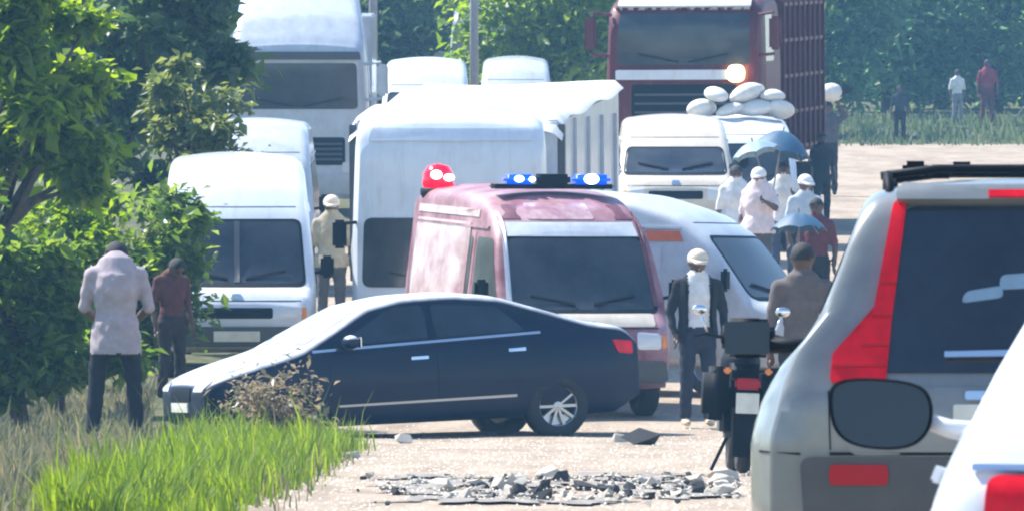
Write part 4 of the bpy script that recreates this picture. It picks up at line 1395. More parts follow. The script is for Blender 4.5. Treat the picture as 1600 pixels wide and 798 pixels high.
# companion beyond, leaning
person(268, 110, 'dark-haired person in brown shirt leaning beside the left bushes', 1.58, 35,
       C('brown', (0.13, 0.055, 0.05)), C('dark brown', (0.05, 0.04, 0.04)), joints={'head': (0.0, -0.12, 1.55), 'neck': (0, -0.05, 1.45)})
# man in white shirt and open dark jacket beside the ambulance
person(1090, 103.4, 'person in white shirt under open black jacket standing right of the ambulance', 1.78, 8,
       C('bright white', (0.80, 0.80, 0.80)), C('navy trouser', (0.035, 0.038, 0.06)), C('pale shoe', (0.70, 0.55, 0.38)), hat=C('cream cap', (0.72, 0.62, 0.5)), hair=False,
       jacket=C('black', (0.025, 0.026, 0.032)), sleeve=C('black', (0.025, 0.026, 0.032)),
       joints={'el_l': (-0.27, 0.04, 1.14), 'el_r': (0.27, 0.04, 1.14), 'wr_l': (-0.24, -0.08, 0.92), 'wr_r': (0.25, -0.07, 0.92)})
# man in grey-brown shirt, back to us, by the SUV
person(1254, 83, 'short-haired person in grey-brown shirt, back to us, standing beyond the silver SUV', 1.80, 172,
       C('taupe', (0.15, 0.125, 0.12)), C('dark trouser', (0.03, 0.03, 0.035)), wide=1.0)
# person in beige among the stopped vans
person(518, 127, 'person in beige shirt standing in the gap between the white van and the minibus', 1.72, 0,
       C('beige', (0.46, 0.40, 0.29)), C('grey trouser', (0.10, 0.10, 0.11)), hat=C('cream cap', (0.72, 0.62, 0.5)), hair=False, hem=0.1, wide=1.1)
# crowd in front of the maroon lorry
pw = {'el_r': (0.28, -0.08, 1.18), 'wr_r': (0.16, -0.24, 1.28)}
person(1150, 143, 'person in white robe nearest the beige van', 1.70, 10, C('bright white', (0.80, 0.80, 0.80)), C('cream trouser', (0.6, 0.57, 0.5)), hem=0.25, wide=1.2, joints=pw)
person(1186, 140, 'person in pinkish-white shirt under the pale umbrella', 1.74, -15, C('pinkish', (0.78, 0.66, 0.66)), C('grey trouser', (0.10, 0.10, 0.11)), wide=1.3, hem=0.1, hat=C('white cap', (0.8, 0.8, 0.8)), hair=False, joints=pw)
person(1224, 145, 'person in white shirt holding up the dark blue umbrella', 1.70, 0, C('bright white', (0.80, 0.80, 0.80)), C('blue trouser', (0.06, 0.08, 0.14)), joints=pw, hem=0.06, wide=1.15)
person(1258, 137, 'person in white cap and pale blue shirt at the right end of the crowd', 1.72, 20, C('pale blue', (0.50, 0.58, 0.66)), C('dark trouser', (0.03, 0.03, 0.035)), hat=C('white cap', (0.8, 0.8, 0.8)), hair=False)
person(1276, 128, 'person in dark maroon shirt beyond the grey-brown shirted one', 1.66, -20, C('dark maroon', (0.16, 0.05, 0.06)), C('dark trouser', (0.03, 0.03, 0.035)))
loader = person(1294, 189, 'person in dark grey carrying a bundle on the head', 1.72, 0, C('charcoal', (0.10, 0.10, 0.115)), C('dark trouser', (0.03, 0.03, 0.035)), wide=1.25,
       joints={'el_r': (0.34, -0.02, 1.50), 'wr_r': (0.17, -0.02, 1.74), 'el_l': (-0.30, 0.03, 1.15)})
person(1284, 172, 'person in dark clothes in front of the bundle carrier', 1.52, 25, C('black', (0.025, 0.026, 0.032)), C('dark trouser', (0.03, 0.03, 0.035)), wide=1.1)
# far right figures at the edge of the trees
person(1406, 231.5, 'small far person in dark clothes at the edge of the right-hand trees', 1.30, 0, C('far navy', (0.035, 0.05, 0.07)), C('dark trouser', (0.03, 0.03, 0.035)))
person(1543, 250, 'small far person in maroon top before the right-hand trees', 1.62, 0, C('far maroon', (0.30, 0.06, 0.09)), C('dark maroon', (0.16, 0.05, 0.06)), wide=1.1)
person(1496, 252, 'small far person in white shirt beside the maroon one', 1.34, 20, C('bright white', (0.80, 0.80, 0.80)), C('far grey', (0.25, 0.27, 0.3)), wide=1.05)

# bundle on the head
def bundle():
    X = PX(1297, 189)
    z0 = GZ(X, 189) + 0.02 + 1.73
    root = empty('bundle', (X + 0.02, 189, z0))
    tag(root, 'white and black cloth bundle balanced on a far person’s head', 'bundle')
    MB().ell((0.0, 0, 0.16), (0.22, 0.18, 0.18), 14, 9).build('white_cloth', M['sack'], root, True)
    mb = MB()
    mb.add([(0.12, -0.1, 0.05), (0.42, -0.05, 0.22), (0.22, 0.0, 0.36), (0.12, 0.14, 0.05), (0.40, 0.12, 0.20), (0.24, 0.1, 0.34)],
           [[0, 1, 2], [3, 5, 4], [0, 3, 4, 1], [1, 4, 5, 2], [2, 5, 3, 0]])
    mb.build('black_cloth', CLOTH['black'], root)
bundle()

# umbrellas
def umbrella(px, D, ztop, rad, m, label, lean=0.0, dome=0.6):
    X = PX(px, D)
    root = empty('umbrella', (X, D, ztop), (R(-6), lean, 0))
    tag(root, label, 'umbrella')
    n = 8
    vs, fs = [(0, 0, 0)], []
    NR = 6
    for i in range(1, NR + 1):
        u = i / NR
        for k in range(n * 4):
            a = 2 * math.pi * k / (n * 4)
            sag = abs(math.sin(a * n / 2))
            r = rad * u * (1 - 0.07 * sag * u)
            z = -dome * rad * u ** 1.9 + 0.03 * sag * u
            vs.append((r * math.cos(a), r * math.sin(a), z))
    K = n * 4
    for k in range(K):
        fs.append([0, 1 + k, 1 + (k + 1) % K])
    for i in range(NR - 1):
        for k in range(K):
            fs.append([1 + i * K + k, 1 + (i + 1) * K + k, 1 + (i + 1) * K + (k + 1) % K, 1 + i * K + (k + 1) % K])
    mesh_obj('canopy', vs, fs, m, root)
    for k in range(n):
        a = 2 * math.pi * k / n
        MB().tube([(0, 0, -0.03), (0.55 * rad * math.cos(a), 0.55 * rad * math.sin(a), -0.32 * dome * rad - 0.02), (0.98 * rad * math.cos(a), 0.98 * rad * math.sin(a), -dome * rad - 0.01)], 0.006, 5).build('rib', M['steel_pole'], root)
    MB().tube([(0, 0, 0.06), (0, 0, -0.85)], 0.012, 8).build('shaft', M['steel_pole'], root)
    MB().tube([(0, 0, -0.85), (0, 0, -0.92), (0.04, 0, -0.95), (0.08, 0, -0.91)], 0.016, 8).build('handle', M['black'], root)
    return root
umbrella(1224, 144.6, GZ(0, 144.6) + 2.16, 0.46, M['umb_blue'], 'open dark blue umbrella above the crowd by the maroon lorry', lean=R(10), dome=0.75)
umbrella(1176, 140.4, GZ(0, 140.4) + 2.10, 0.36, M['umb_pale'], 'open pale blue umbrella left of the dark blue one', lean=R(-16), dome=0.5)
umbrella(1248, 127.0, GZ(0, 127.0) + 1.52, 0.36, M['umb_blue'], 'low blue-grey umbrella just above the grey-brown shirted person’s head')

# sacks on the loaded van's roof (heaped)
def sack_mesh(seed):
    rg = random.Random(seed)
    mb = MB().ell((0, 0, 0), (0.30, 0.22, 0.15), 14, 9)
    for v in mb.v:
        k = 1 + 0.08 * math.sin(9 * v.x + seed) + 0.06 * math.sin(11 * v.y - seed)
        e = 1 + 0.35 * abs(v.x / 0.30) ** 3
        v.x *= 1.05
        v.z *= k * (1 if v.z > 0 else 0.8)
        v.y *= k * e
    return mb
lv = bpy.data.objects['loaded_van']
sm = [sack_mesh(i).build('sack', M['sack'], None, True) for i in range(3)]
smt = [o.data for o in sm]
for o in sm:
    bpy.data.objects.remove(o)
spots = [(-0.62, 2.16, 1.0, 'leftmost in the bottom row'), (-0.16, 2.15, 0.8, 'second from the left in the bottom row'), (0.22, 2.17, 1.05, 'third from the left in the bottom row'),
         (0.62, 2.15, 0.85, 'rightmost in the bottom row'), (-0.38, 2.38, 0.85, 'left one of the top row'), (0.10, 2.40, 1.0, 'middle one of the top row'), (0.50, 2.36, 0.75, 'right one of the top row')]
for i, (ox, oz, k, nm_) in enumerate(spots):
    o = link(bpy.data.objects.new('sack', smt[i % 3]))
    x = lv.location.x + ox
    y = lv.location.y + 2.0 + random.uniform(-0.15, 0.15)
    o.location = (x, y, GZ(x, y) + oz)
    o.scale = (k, k * random.uniform(0.9, 1.2), k * random.uniform(0.85, 1.25))
    o.rotation_euler = (R(random.uniform(-15, 15)), R(random.uniform(-18, 18)), R(random.uniform(0, 180)))
    tag(o, 'white sack heaped on the loaded van roof, %s' % nm_, 'sack', 'sacks on the loaded van')

# motorcycle parked beyond the SUV mirror, seen from behind
def motorcycle():
    D = 80.0
    X = PX(1160, D)
    root = empty('motorcycle', (X, D, GZ(X, D)), (0, R(2), R(2)))
    tag(root, 'black motorcycle with top box parked beside the silver SUV, seen from behind', 'motorcycle')
    for (y, nm) in ((0.0, 'rear_wheel'), (1.28, 'front_wheel')):
        wv = MB().lathe([(0.23, -0.05), (0.28, -0.055), (0.31, -0.02), (0.31, 0.02), (0.28, 0.055), (0.23, 0.05), (0.23, -0.05)], (0, y, 0.31), 'x', 28).build(nm, M['rubber'], root, True)
        rm = MB().lathe([(0.235, -0.03), (0.215, 0.0), (0.235, 0.03)], (0, y, 0.31), 'x', 28)
        for k in range(10):
            a = 2 * math.pi * k / 10
            rm.tube([(0, y, 0.31), (0.0, y + 0.22 * math.cos(a), 0.31 + 0.22 * math.sin(a))], 0.006, 5)
        rm.tube([(-0.06, y, 0.31), (0.06, y, 0.31)], 0.045, 12)
        rm.build('rim', M['alloy'], wv)
    mg = MB()
    vs, fs = [], []
    for i in range(9):
        a = R(-10 + 125 * i / 8)
        for x in (-0.085, 0.085):
            vs.append((x, -0.355 * math.cos(a), 0.31 + 0.355 * math.sin(a)))
    for i in range(8):
        fs.append([2 * i, 2 * i + 1, 2 * i + 3, 2 * i + 2])
    mg.add(vs, fs).build('mudguard', M['black'], root, True)
    MB().box((0, 0.28, 0.80), (0.30, 0.80, 0.12), 0.05).build('seat', M['black'], root, True)
    MB().ell((0, 0.78, 0.86), (0.16, 0.30, 0.15)).build('fuel_tank', M['black'], root, True)
    MB().box((0, 0.60, 0.45), (0.34, 0.42, 0.36), 0.05).build('engine', M['grey_plastic'], root)
    MB().box((0, 0.15, 0.62), (0.34, 0.50, 0.22), 0.06).build('side_cover', M['black'], root, True)
    MB().box((0, -0.16, 1.06), (0.40, 0.34, 0.30), 0.06).build('top_box', M['black'], root, True)
    for s in (-1, 1):
        MB().box((s * 0.235, 0.0, 0.62), (0.20, 0.46, 0.42), 0.05).build('pannier', M['black'], root, True)
    MB().box((0, -0.30, 0.30), (0.20, 0.02, 0.34), 0.008).build('mud_flap', M['black'], root)
    MB().box((0, -0.32, 0.70), (0.20, 0.06, 0.09), 0.02).build('tail_lamp', M['red_dim'], root)
    MB().box((0, -0.36, 0.55), (0.18, 0.015, 0.16), 0.004).build('number_plate', M['plate'], root)
    for s in (-1, 1):
        MB().tube([(s * 0.13, 0.02, 0.32), (s * 0.13, 0.14, 0.66)], 0.03, 10).build('shock_absorber', M['black'], root)
        MB().tube([(s * 0.09, 1.28, 0.31), (s * 0.09, 1.02, 1.0)], 0.022, 8).build('fork', M['alloy'], root)
        MB().tube([(s * 0.03, 0.98, 1.04), (s * 0.28, 0.92, 1.08), (s * 0.36, 0.82, 1.06)], 0.015, 8).build('handlebar', M['black'], root)
        mm = MB().tube([(s * 0.26, 0.92, 1.08), (s * 0.32, 0.95, 1.24)], 0.008, 6).ell((s * 0.33, 0.95, 1.27), (0.06, 0.02, 0.04)).build('mirror', M['chrome'], root, True)
        MB().box((s * 0.16, -0.28, 0.80), (0.06, 0.05, 0.05), 0.015).build('indicator', M['amber_lens'], root)
    MB().tube([(0.17, 0.5, 0.30), (0.19, 0.0, 0.30), (0.20, -0.25, 0.36)], [0.03, 0.045, 0.05], 12).build('exhaust', M['chrome'], root, True)
    MB().box((0, 0.95, 0.98), (0.22, 0.14, 0.18), 0.05).build('headlamp_cowl', M['black'], root)
    MB().tube([(-0.09, 0.55, 0.3), (-0.22, 0.5, 0.012)], 0.014, 6).build('side_stand', M['black'], root)
motorcycle()

# ================================================================== VEGETATION
def set_mesh(name, V, Fq, m):
    """V (n,3), Fq (k,3|4) arrays"""
    me = bpy.data.meshes.new(name)
    nv, nf, c = len(V), len(Fq), Fq.shape[1]
    me.vertices.add(nv)
    me.vertices.foreach_set('co', V.astype(np.float32).ravel())
    me.loops.add(nf * c)
    me.loops.foreach_set('vertex_index', Fq.astype(np.int32).ravel())
    me.polygons.add(nf)
    me.polygons.foreach_set('loop_start', np.arange(0, nf * c, c, dtype=np.int32))
    me.materials.append(m)
    me.update(calc_edges=True)
    me.validate()
    return me

def leaves(centres, size, rg, droop=0.5):
    n = len(centres)
    ln = size * rg.uniform(0.4, 1.45, n)
    wd = ln * rg.uniform(0.42, 0.62, n)
    a = rg.uniform(0, 2 * np.pi, n)
    el = rg.normal(-0.35 * droop, 0.55, n)
    dv = np.stack([np.cos(a) * np.cos(el), np.sin(a) * np.cos(el), np.sin(el)], 1)
    up = np.stack([rg.normal(0, 0.45, n), rg.normal(0, 0.45, n), np.ones(n)], 1)
    sd = np.cross(dv, up)
    sd /= np.linalg.norm(sd, axis=1)[:, None] + 1e-9
    nm = np.cross(sd, dv)
    p0 = centres
    p1 = centres + dv * (ln * 0.5)[:, None] + sd * (wd * 0.5)[:, None] + nm * (wd * 0.16)[:, None]
    p2 = centres + dv * ln[:, None] - nm * (ln * 0.12)[:, None]
    p3 = centres + dv * (ln * 0.5)[:, None] - sd * (wd * 0.5)[:, None] + nm * (wd * 0.16)[:, None]
    V = np.stack([p0, p1, p2, p3], 1).reshape(-1, 3)
    i = np.arange(n) * 4
    Fc = np.concatenate([np.stack([i, i + 1, i + 2], 1), np.stack([i, i + 2, i + 3], 1)])
    return V, Fc

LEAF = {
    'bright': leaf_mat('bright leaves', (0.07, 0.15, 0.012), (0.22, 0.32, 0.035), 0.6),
    'mid': leaf_mat('mid green leaves', (0.05, 0.11, 0.02), (0.17, 0.25, 0.045), 0.58),
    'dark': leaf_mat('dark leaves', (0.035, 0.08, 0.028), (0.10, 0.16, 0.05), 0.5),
    'olive': leaf_mat('olive leaves', (0.07, 0.11, 0.03), (0.17, 0.20, 0.06), 0.5),
    'dry': leaf_mat('dry weeds', (0.14, 0.12, 0.07), (0.27, 0.23, 0.14), 0.4),
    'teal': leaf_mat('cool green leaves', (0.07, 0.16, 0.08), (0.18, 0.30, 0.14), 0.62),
}

def tree(name, label, X, Y, h, crown, n, size, kind, seed, cat='tree', group=None, trunk_r=0.12, clumps=60, tight=0.30, dz=0.0, stems=5):
    """crown: list of (dx, dy, z, rx, ry, rz) ellipsoids in tree-local space"""
    rg = np.random.default_rng(seed)
    z0 = GZ(X, Y)
    root = empty(name, (X, Y, z0 + dz))
    tag(root, label, cat, group)
    vol = np.array([c[3] * c[4] * c[5] for c in crown])
    vol = vol / vol.sum()
    cc = []
    tips = []
    for c, q in zip(crown, vol):
        nc = max(5, int(clumps * q))
        v = rg.normal(size=(nc, 3))
        v /= np.linalg.norm(v, axis=1)[:, None]
        rad = rg.uniform(0.35, 1.0, nc) ** 0.5
        p = v * rad[:, None] * np.array([c[3], c[4], c[5]]) + np.array([c[0], c[1], c[2]])
        cc.append(p)
        tips.append(p[:stems])
    cc = np.concatenate(cc)
    nc = len(cc)
    wgt = rg.uniform(0.3, 1.7, nc)
    wgt /= wgt.sum()
    ci = rg.choice(nc, n, p=wgt)
    rmean = float(np.mean([min(c[3], c[5]) for c in crown]))
    sg = tight * rmean * rg.uniform(0.6, 1.3, nc)
    pts = cc[ci] + rg.normal(size=(n, 3)) * sg[ci][:, None] * np.array([1, 1, 0.8])
    pts = pts[pts[:, 2] > 0.05]
    V, Fc = leaves(pts, size, rg)
    me = set_mesh('crown', V, Fc, LEAF[kind])
    link(bpy.data.objects.new('crown', me), root)
    # trunk with limbs
    mb = MB()
    topz = max(c[2] for c in crown)
    bx, by = crown[0][0] * 0.5, crown[0][1] * 0.5
    rr = random.Random(seed)
    th = topz * 0.55
    tp = [(0, 0, -0.1), (bx * 0.2 + rr.uniform(-.05, .05), by * 0.2, th * 0.4), (bx * 0.6, by * 0.5, th * 0.75), (bx, by, th)]
    mb.tube(tp, [trunk_r * 1.3, trunk_r, trunk_r * 0.85, trunk_r * 0.7], 10)
    mb.build('trunk', M['bark'], root, True)
    for t in tips:
        for p in t:
            q = Vector(p)
            s = Vector(tp[2]).lerp(Vector(tp[3]), rr.random())
            if q.z < s.z:
                s = Vector(tp[1]).lerp(Vector(tp[2]), rr.random())
            mid = s.lerp(q, 0.5) + Vector((rr.uniform(-.1, .1), rr.uniform(-.1, .1), 0.12))
            MB().tube([s, mid, q], [trunk_r * 0.5, trunk_r * 0.3, trunk_r * 0.1], 6).build('limb', M['bark'], root, True)
    return root

# left side, near to far
tree('leafy_tree', 'bright leafy tree at the far left edge, its sunlit leaves filling the top corner', PX(10, 104), 104, 5.4,
     [(-0.4, 0, 3.9, 1.1, 1.0, 1.3), (0.45, 0.1, 3.6, 0.55, 0.8, 0.9), (0.2, -0.3, 2.7, 0.9, 0.8, 0.6)], 10500, 0.19, 'bright', 11, clumps=46, tight=0.15)
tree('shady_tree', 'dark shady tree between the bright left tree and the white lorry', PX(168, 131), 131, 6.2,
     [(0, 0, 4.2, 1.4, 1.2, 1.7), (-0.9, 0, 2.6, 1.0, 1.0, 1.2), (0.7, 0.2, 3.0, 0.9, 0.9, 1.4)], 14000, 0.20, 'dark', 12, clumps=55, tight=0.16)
tree('olive_tree', 'olive green small tree just left of the white lorry and vans', PX(288, 122), 122, 3.8,
     [(0.1, 0, 2.5, 0.62, 0.7, 0.95), (0.15, 0, 1.6, 0.75, 0.8, 0.7), (-0.3, 0.1, 3.0, 0.5, 0.6, 0.6)], 7500, 0.15, 'olive', 13, clumps=44, tight=0.18, trunk_r=0.07)
tree('broad_bush', 'broad dark bush at the left edge behind the bowing person', PX(40, 97), 97, 2.2,
     [(-0.2, 0, 1.15, 0.95, 0.8, 0.85), (0.45, 0.2, 0.85, 0.55, 0.7, 0.65), (-0.6, 0, 1.9, 0.6, 0.6, 0.5)], 9500, 0.16, 'mid', 14, cat='bush', clumps=45, tight=0.18, trunk_r=0.06)
tree('roadside_bush', 'mid green bush beside the high-roof van, above the brown-shirted person', PX(205, 112.5), 112.5, 2.6,
     [(0, 0, 1.55, 0.75, 0.7, 0.75), (0.25, 0, 0.9, 0.60, 0.6, 0.7), (-0.5, 0, 1.0, 0.6, 0.6, 0.8)], 8000, 0.15, 'mid', 15, cat='bush', clumps=42, tight=0.2, trunk_r=0.06)
tree('yellow_bush', 'yellowish sunlit bush below the bright leafy tree', PX(95, 106.5), 106.5, 2.6,
     [(0, 0, 1.7, 0.62, 0.6, 0.55), (-0.4, 0, 1.2, 0.6, 0.6, 0.6)], 11000, 0.11, 'bright', 16, cat='bush', clumps=40, trunk_r=0.05)
tree('dry_weed', 'dry brown weed clump in front of the sedan’s bonnet', PX(430, 96.5), 96.5, 0.8,
     [(-0.05, 0, 0.36, 0.42, 0.35, 0.32), (0.2, 0, 0.28, 0.30, 0.3, 0.25)], 1500, 0.08, 'dry', 17, cat='weed', clumps=22, tight=0.4, stems=9, trunk_r=0.012)
# far trees, left and middle
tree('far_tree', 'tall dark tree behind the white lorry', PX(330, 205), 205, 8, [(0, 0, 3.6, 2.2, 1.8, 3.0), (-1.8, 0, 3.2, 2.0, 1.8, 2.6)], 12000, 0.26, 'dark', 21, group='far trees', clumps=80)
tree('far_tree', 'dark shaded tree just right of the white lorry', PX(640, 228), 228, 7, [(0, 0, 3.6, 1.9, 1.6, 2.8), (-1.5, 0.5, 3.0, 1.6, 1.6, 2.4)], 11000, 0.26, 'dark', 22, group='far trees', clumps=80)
tree('far_tree', 'sunlit mid green tree left of the maroon lorry', PX(868, 207), 207, 7, [(0, 0, 3.2, 1.5, 0.8, 2.6), (-0.9, 0, 3.4, 1.0, 0.7, 2.2)], 6500, 0.24, 'bright', 23, group='far trees', clumps=80)
tree('far_tree', 'far tree behind the maroon lorry', PX(1080, 240), 240, 8, [(0, 0, 3.4, 2.6, 1.6, 3.0)], 14000, 0.26, 'mid', 24, group='far trees', clumps=80)
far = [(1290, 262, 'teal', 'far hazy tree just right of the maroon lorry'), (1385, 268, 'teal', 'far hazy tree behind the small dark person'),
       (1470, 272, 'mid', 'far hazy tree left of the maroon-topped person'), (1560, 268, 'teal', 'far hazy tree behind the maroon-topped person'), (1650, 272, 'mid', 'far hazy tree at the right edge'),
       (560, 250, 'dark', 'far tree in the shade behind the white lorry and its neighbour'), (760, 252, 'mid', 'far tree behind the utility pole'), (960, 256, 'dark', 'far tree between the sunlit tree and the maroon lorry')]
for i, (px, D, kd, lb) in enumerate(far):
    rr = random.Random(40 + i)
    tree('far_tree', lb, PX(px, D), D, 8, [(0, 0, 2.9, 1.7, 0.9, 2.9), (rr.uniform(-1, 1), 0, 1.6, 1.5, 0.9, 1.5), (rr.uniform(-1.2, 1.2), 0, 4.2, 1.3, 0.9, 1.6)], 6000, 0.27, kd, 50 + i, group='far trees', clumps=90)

# far wood: one mass behind everything
def far_wood():
    rg = np.random.default_rng(77)
    n = 60000
    X = rg.uniform(-26, 30, n)
    Y = rg.uniform(285, 305, n)
    bz = np.array([GZ(a, b) for a, b in zip(X, Y)])
    hh = 6.5 + 1.8 * np.sin(X * 0.45) + 1.2 * np.sin(X * 1.3 + 1)
    Z = bz + rg.uniform(0, 1, n) ** 0.8 * hh
    V, Fc = leaves(np.stack([X, Y, Z], 1), 0.5, rg)
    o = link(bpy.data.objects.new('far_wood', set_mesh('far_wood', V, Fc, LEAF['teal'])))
    o['kind'] = 'stuff'
    o['label'] = 'hazy mass of woodland closing off the road'
far_wood()

# grass
GR = {'fresh': leaf_mat('fresh grass', (0.06, 0.13, 0.012), (0.22, 0.30, 0.04), 0.5), 'dim': leaf_mat('dim grass', (0.05, 0.09, 0.04), (0.14, 0.17, 0.08), 0.35), 'tired': leaf_mat('tired grass', (0.10, 0.115, 0.05), (0.24, 0.21, 0.12), 0.35)}
def grass(name, label, n, region, hgt, kind, seed, wd=0.012):
    rg = np.random.default_rng(seed)
    P = []
    while len(P) < n:
        x, y = region(rg)
        if x is None:
            continue
        P.append((x, y, GZ(x, y) - 0.01))
    P = np.array(P)
    # tufts of different height
    hf = 0.55 + 0.45 * np.sin(P[:, 0] * 4.1 + 1.3 * np.sin(P[:, 1] * 0.9)) * np.sin(P[:, 1] * 0.8 + 2)
    ln = hgt * np.clip(hf, 0.22, 1.2) * rg.uniform(0.35, 1.3, n)
    ln = np.where(rg.random(n) < 0.03, ln * 1.9, ln)
    ln *= 0.75 + 0.5 * np.sin(P[:, 0] * 11 + 3 * np.sin(P[:, 1] * 0.6)) ** 2
    a = rg.uniform(0, 2 * np.pi, n)
    lean = rg.uniform(0.1, 0.55, n)
    dv = np.stack([np.cos(a), np.sin(a), np.zeros(n)], 1)
    sd = np.stack([-np.sin(a + 0.8), np.cos(a + 0.8), np.zeros(n)], 1)
    w_ = (wd * rg.uniform(0.6, 1.4, n))[:, None]
    up = np.array([0, 0, 1.0])
    b0 = P - sd * w_
    b1 = P + sd * w_
    m = P + up * (ln * 0.6)[:, None] + dv * (ln * lean * 0.35)[:, None]
    m0, m1 = m - sd * w_ * 0.8, m + sd * w_ * 0.8
    tp = P + up * (ln * 0.95)[:, None] + dv * (ln * lean)[:, None]
    V = np.stack([b0, b1, m1, m0, tp], 1).reshape(-1, 3)
    i = np.arange(n) * 5
    Fc = np.concatenate([np.stack([i, i + 1, i + 2], 1), np.stack([i, i + 2, i + 3], 1), np.stack([i + 3, i + 2, i + 4], 1)])
    o = link(bpy.data.objects.new(name, set_mesh(name, V, Fc, GR[kind])))
    o['kind'] = 'stuff'
    o['label'] = label
def reg_fresh(rg):
    y = rg.uniform(54, 95)
    xr = -1.80 + (y - 62) * 0.008 + 0.12 * math.sin(y * 1.7) + 0.06 * math.sin(y * 4.1)
    xl = -2.75 - (y - 62) * 0.034 + 0.2 * math.sin(y * 0.9)
    x = rg.uniform(xl, xr) + rg.normal(0, 0.09)
    px = 800 + x * F / y
    ymax = 63 + max(0.0, px - 90) * 0.085 + 14 / (1 + math.exp(-(px - 265) / 18)) + rg.normal(0, 2.0)
    if px < 80 + rg.normal(0, 25) or y > ymax or (y > ymax - 8 and rg.random() < 0.5):
        return None, None
    return x, y
grass('fresh_grass', 'bright fresh green grass on the near left verge', 38000, reg_fresh, 0.27, 'fresh', 5, wd=0.007)
def reg_tired(rg):
    y = rg.uniform(54, 112)
    return rg.uniform(-5.6, -2.4 - (y - 62) * 0.03), y
grass('dry_grass', 'dull dry grass around the bowing person', 16000, reg_tired, 0.24, 'tired', 6)
def reg_mix(rg):
    y = rg.uniform(62, 97)
    return rg.uniform(-3.9, -1.55) + rg.normal(0, 0.15), y
grass('straw_grass', 'straw coloured dry blades mixed through the verge grass', 5000, reg_mix, 0.24, 'tired', 16, wd=0.006)
def reg_far(rg):
    return rg.uniform(-3, 17), rg.uniform(229.5, 262)
grass('far_grass', 'dim grass at the foot of the far trees', 12000, reg_far, 0.30, 'dim', 8, wd=0.03)

# ================================================================== SMALL THINGS
def pole(px, D, h, r, label):
    X = PX(px, D)
    root = empty('utility_pole', (X, D, GZ(X, D)))
    tag(root, label, 'pole', 'utility poles')
    MB().tube([(0, 0, -0.1), (0, 0, h * 0.5), (0.02, 0, h)], [r * 1.2, r, r * 0.8], 12).build('shaft', M['steel_pole'], root, True)
    MB().box((0.02, 0, h - 0.5), (1.5, 0.09, 0.1), 0.01).build('crossarm', M['steel_pole'], root)
    for x in (-0.65, 0.65, 0.0):
        MB().lathe([(0.03, 0), (0.05, 0.04), (0.03, 0.08), (0.045, 0.12), (0.001, 0.15)], (x + 0.02, 0, h - 0.45), 'z', 10).build('insulator', M['white2'], root, True)
pole(741, 184, 8.0, 0.075, 'grey utility pole behind the box lorry, between the far vans')
pole(583, 186, 8.0, 0.075, 'grey utility pole just right of the big white lorry cab')

# rubble on the asphalt patch
def stone_mesh(seed, m):
    rg = random.Random(seed)
    bm = bmesh.new()
    for k in range(13):
        v = Vector((rg.gauss(0, 1), rg.gauss(0, 1), rg.gauss(0, 1))).normalized() * rg.uniform(0.75, 1.2)
        bm.verts.new((v.x, v.y, v.z * rg.uniform(0.6, 0.9)))
    r_ = bmesh.ops.convex_hull(bm, input=list(bm.verts))
    bmesh.ops.delete(bm, geom=[v for v in bm.verts if not v.link_faces], context='VERTS')
    me = bpy.data.meshes.new('stone')
    bm.to_mesh(me)
    bm.free()
    me.materials.append(m)
    return me
SM = [stone_mesh(i, M['stone'] if i % 5 in (0, 2, 3) else M['stone2']) for i in range(12)]
rr = random.Random(21)
for i in range(290):
    y = rr.gauss(73.0, 1.0) + rr.choice((-4.5, -3.2, 0, 0, 2.8, 4.2))
    px = 575 + 575 * rr.random() ** 0.85
    px += 40 * math.sin(y * 1.3)
    px = min(1150, px)
    x = PX(px, y)
    r = min(0.10, 0.016 + 0.022 * rr.random() + (0.05 * rr.random() if rr.random() < 0.22 else 0))
    o = link(bpy.data.objects.new('stone', SM[i % 12]))
    o.location = (x, y, GZ(x, y) + 0.004 + r * 0.35)
    o.scale = (r * rr.uniform(0.8, 1.8), r, r * rr.uniform(0.7, 1.5))
    o.rotation_euler = (rr.uniform(-.3, .3), rr.uniform(-.3, .3), rr.uniform(0, 6.28))
    tag(o, 'one of the broken stones strewn in the rubble strip across the foreground road', 'stone', 'rubble stones')
# larger stones by the sedan's tail and the verge
for i, (px, D, r, lb) in enumerate(((1000, 96.5, 0.15, 'largest pale stone, by the sedan’s tail'), (968, 98, 0.09, 'smaller pale stone left of the largest by the sedan’s tail'),
                                    (548, 88, 0.07, 'pale stone at the edge of the fresh grass'), (632, 97.5, 0.10, 'pale stone below the sedan’s front door'),
                                    (1130, 76.0, 0.10, 'round grey stone near the motorcycle’s rear wheel'))):
    o = link(bpy.data.objects.new('stone', SM[(i * 2 + 1) % 9]))
    x = PX(px, D)
    o.location = (x, D, GZ(x, D) + r * 0.42)
    o.scale = (r * 1.3, r, r)
    tag(o, lb, 'stone', 'loose roadside stones')
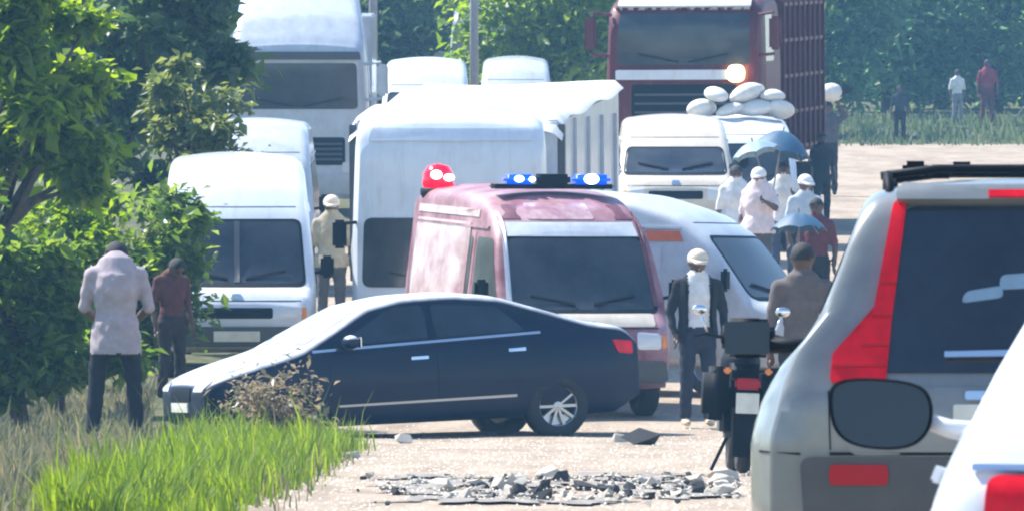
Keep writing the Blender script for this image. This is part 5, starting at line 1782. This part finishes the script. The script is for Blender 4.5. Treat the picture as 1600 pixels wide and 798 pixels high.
# fine gravel
def gravel():
    rg = np.random.default_rng(9)
    n = 5000
    Y = rg.uniform(62, 104, n)
    X = rg.uniform(-1.7, 2.6, n)
    r = rg.uniform(0.004, 0.016, n)
    T = np.array([(1, 0, 0), (-0.5, 0.87, 0), (-0.5, -0.87, 0), (0, 0, 0.9)])
    a = rg.uniform(0, 6.28, n)
    c, s = np.cos(a), np.sin(a)
    bz = np.array([GZ(p, q) for p, q in zip(X, Y)]) + 0.004 + np.where(((Y - 72.3) / 5.6) ** 2 + ((X - 0.35) / 1.45) ** 2 < 1, 0.02, 0)
    V = np.zeros((n, 4, 3))
    for k in range(4):
        V[:, k, 0] = X + r * (T[k, 0] * c - T[k, 1] * s)
        V[:, k, 1] = Y + r * (T[k, 0] * s + T[k, 1] * c)
        V[:, k, 2] = bz + r * T[k, 2]
    i = np.arange(n) * 4
    Fc = np.concatenate([np.stack([i, i + 1, i + 3], 1), np.stack([i + 1, i + 2, i + 3], 1), np.stack([i + 2, i, i + 3], 1)])
    o = link(bpy.data.objects.new('gravel', set_mesh('gravel', V.reshape(-1, 3), Fc, M['stone'])))
    o['kind'] = 'stuff'
    o['label'] = 'fine loose gravel scattered over the dusty road'
gravel()

# ================================================================== HAZE
def haze():
    x0, x1, y0, y1, z0, z1 = -300, 300, -60, 1520, -1.5, 24
    vs = [(x, y, z) for x in (x0, x1) for y in (y0, y1) for z in (z0, z1)]
    m = bpy.data.materials.new('hot hazy air')
    m.use_nodes = True
    t = m.node_tree
    t.nodes.remove(t.nodes['Principled BSDF'])
    v = t.nodes.new('ShaderNodeVolumePrincipled')
    v.inputs['Color'].default_value = (0.30, 0.64, 1.0, 1)
    v.inputs['Density'].default_value = 0.00055
    v.inputs['Anisotropy'].default_value = 0.0
    t.links.new(v.outputs[0], t.nodes['Material Output'].inputs['Volume'])
    o = mesh_obj('haze', vs, [[0, 1, 3, 2], [4, 6, 7, 5], [0, 4, 5, 1], [2, 3, 7, 6], [0, 2, 6, 4], [1, 5, 7, 3]], m, smooth=False)
    o['kind'] = 'stuff'
    o['label'] = 'pale hot haze hanging over the road'
haze()
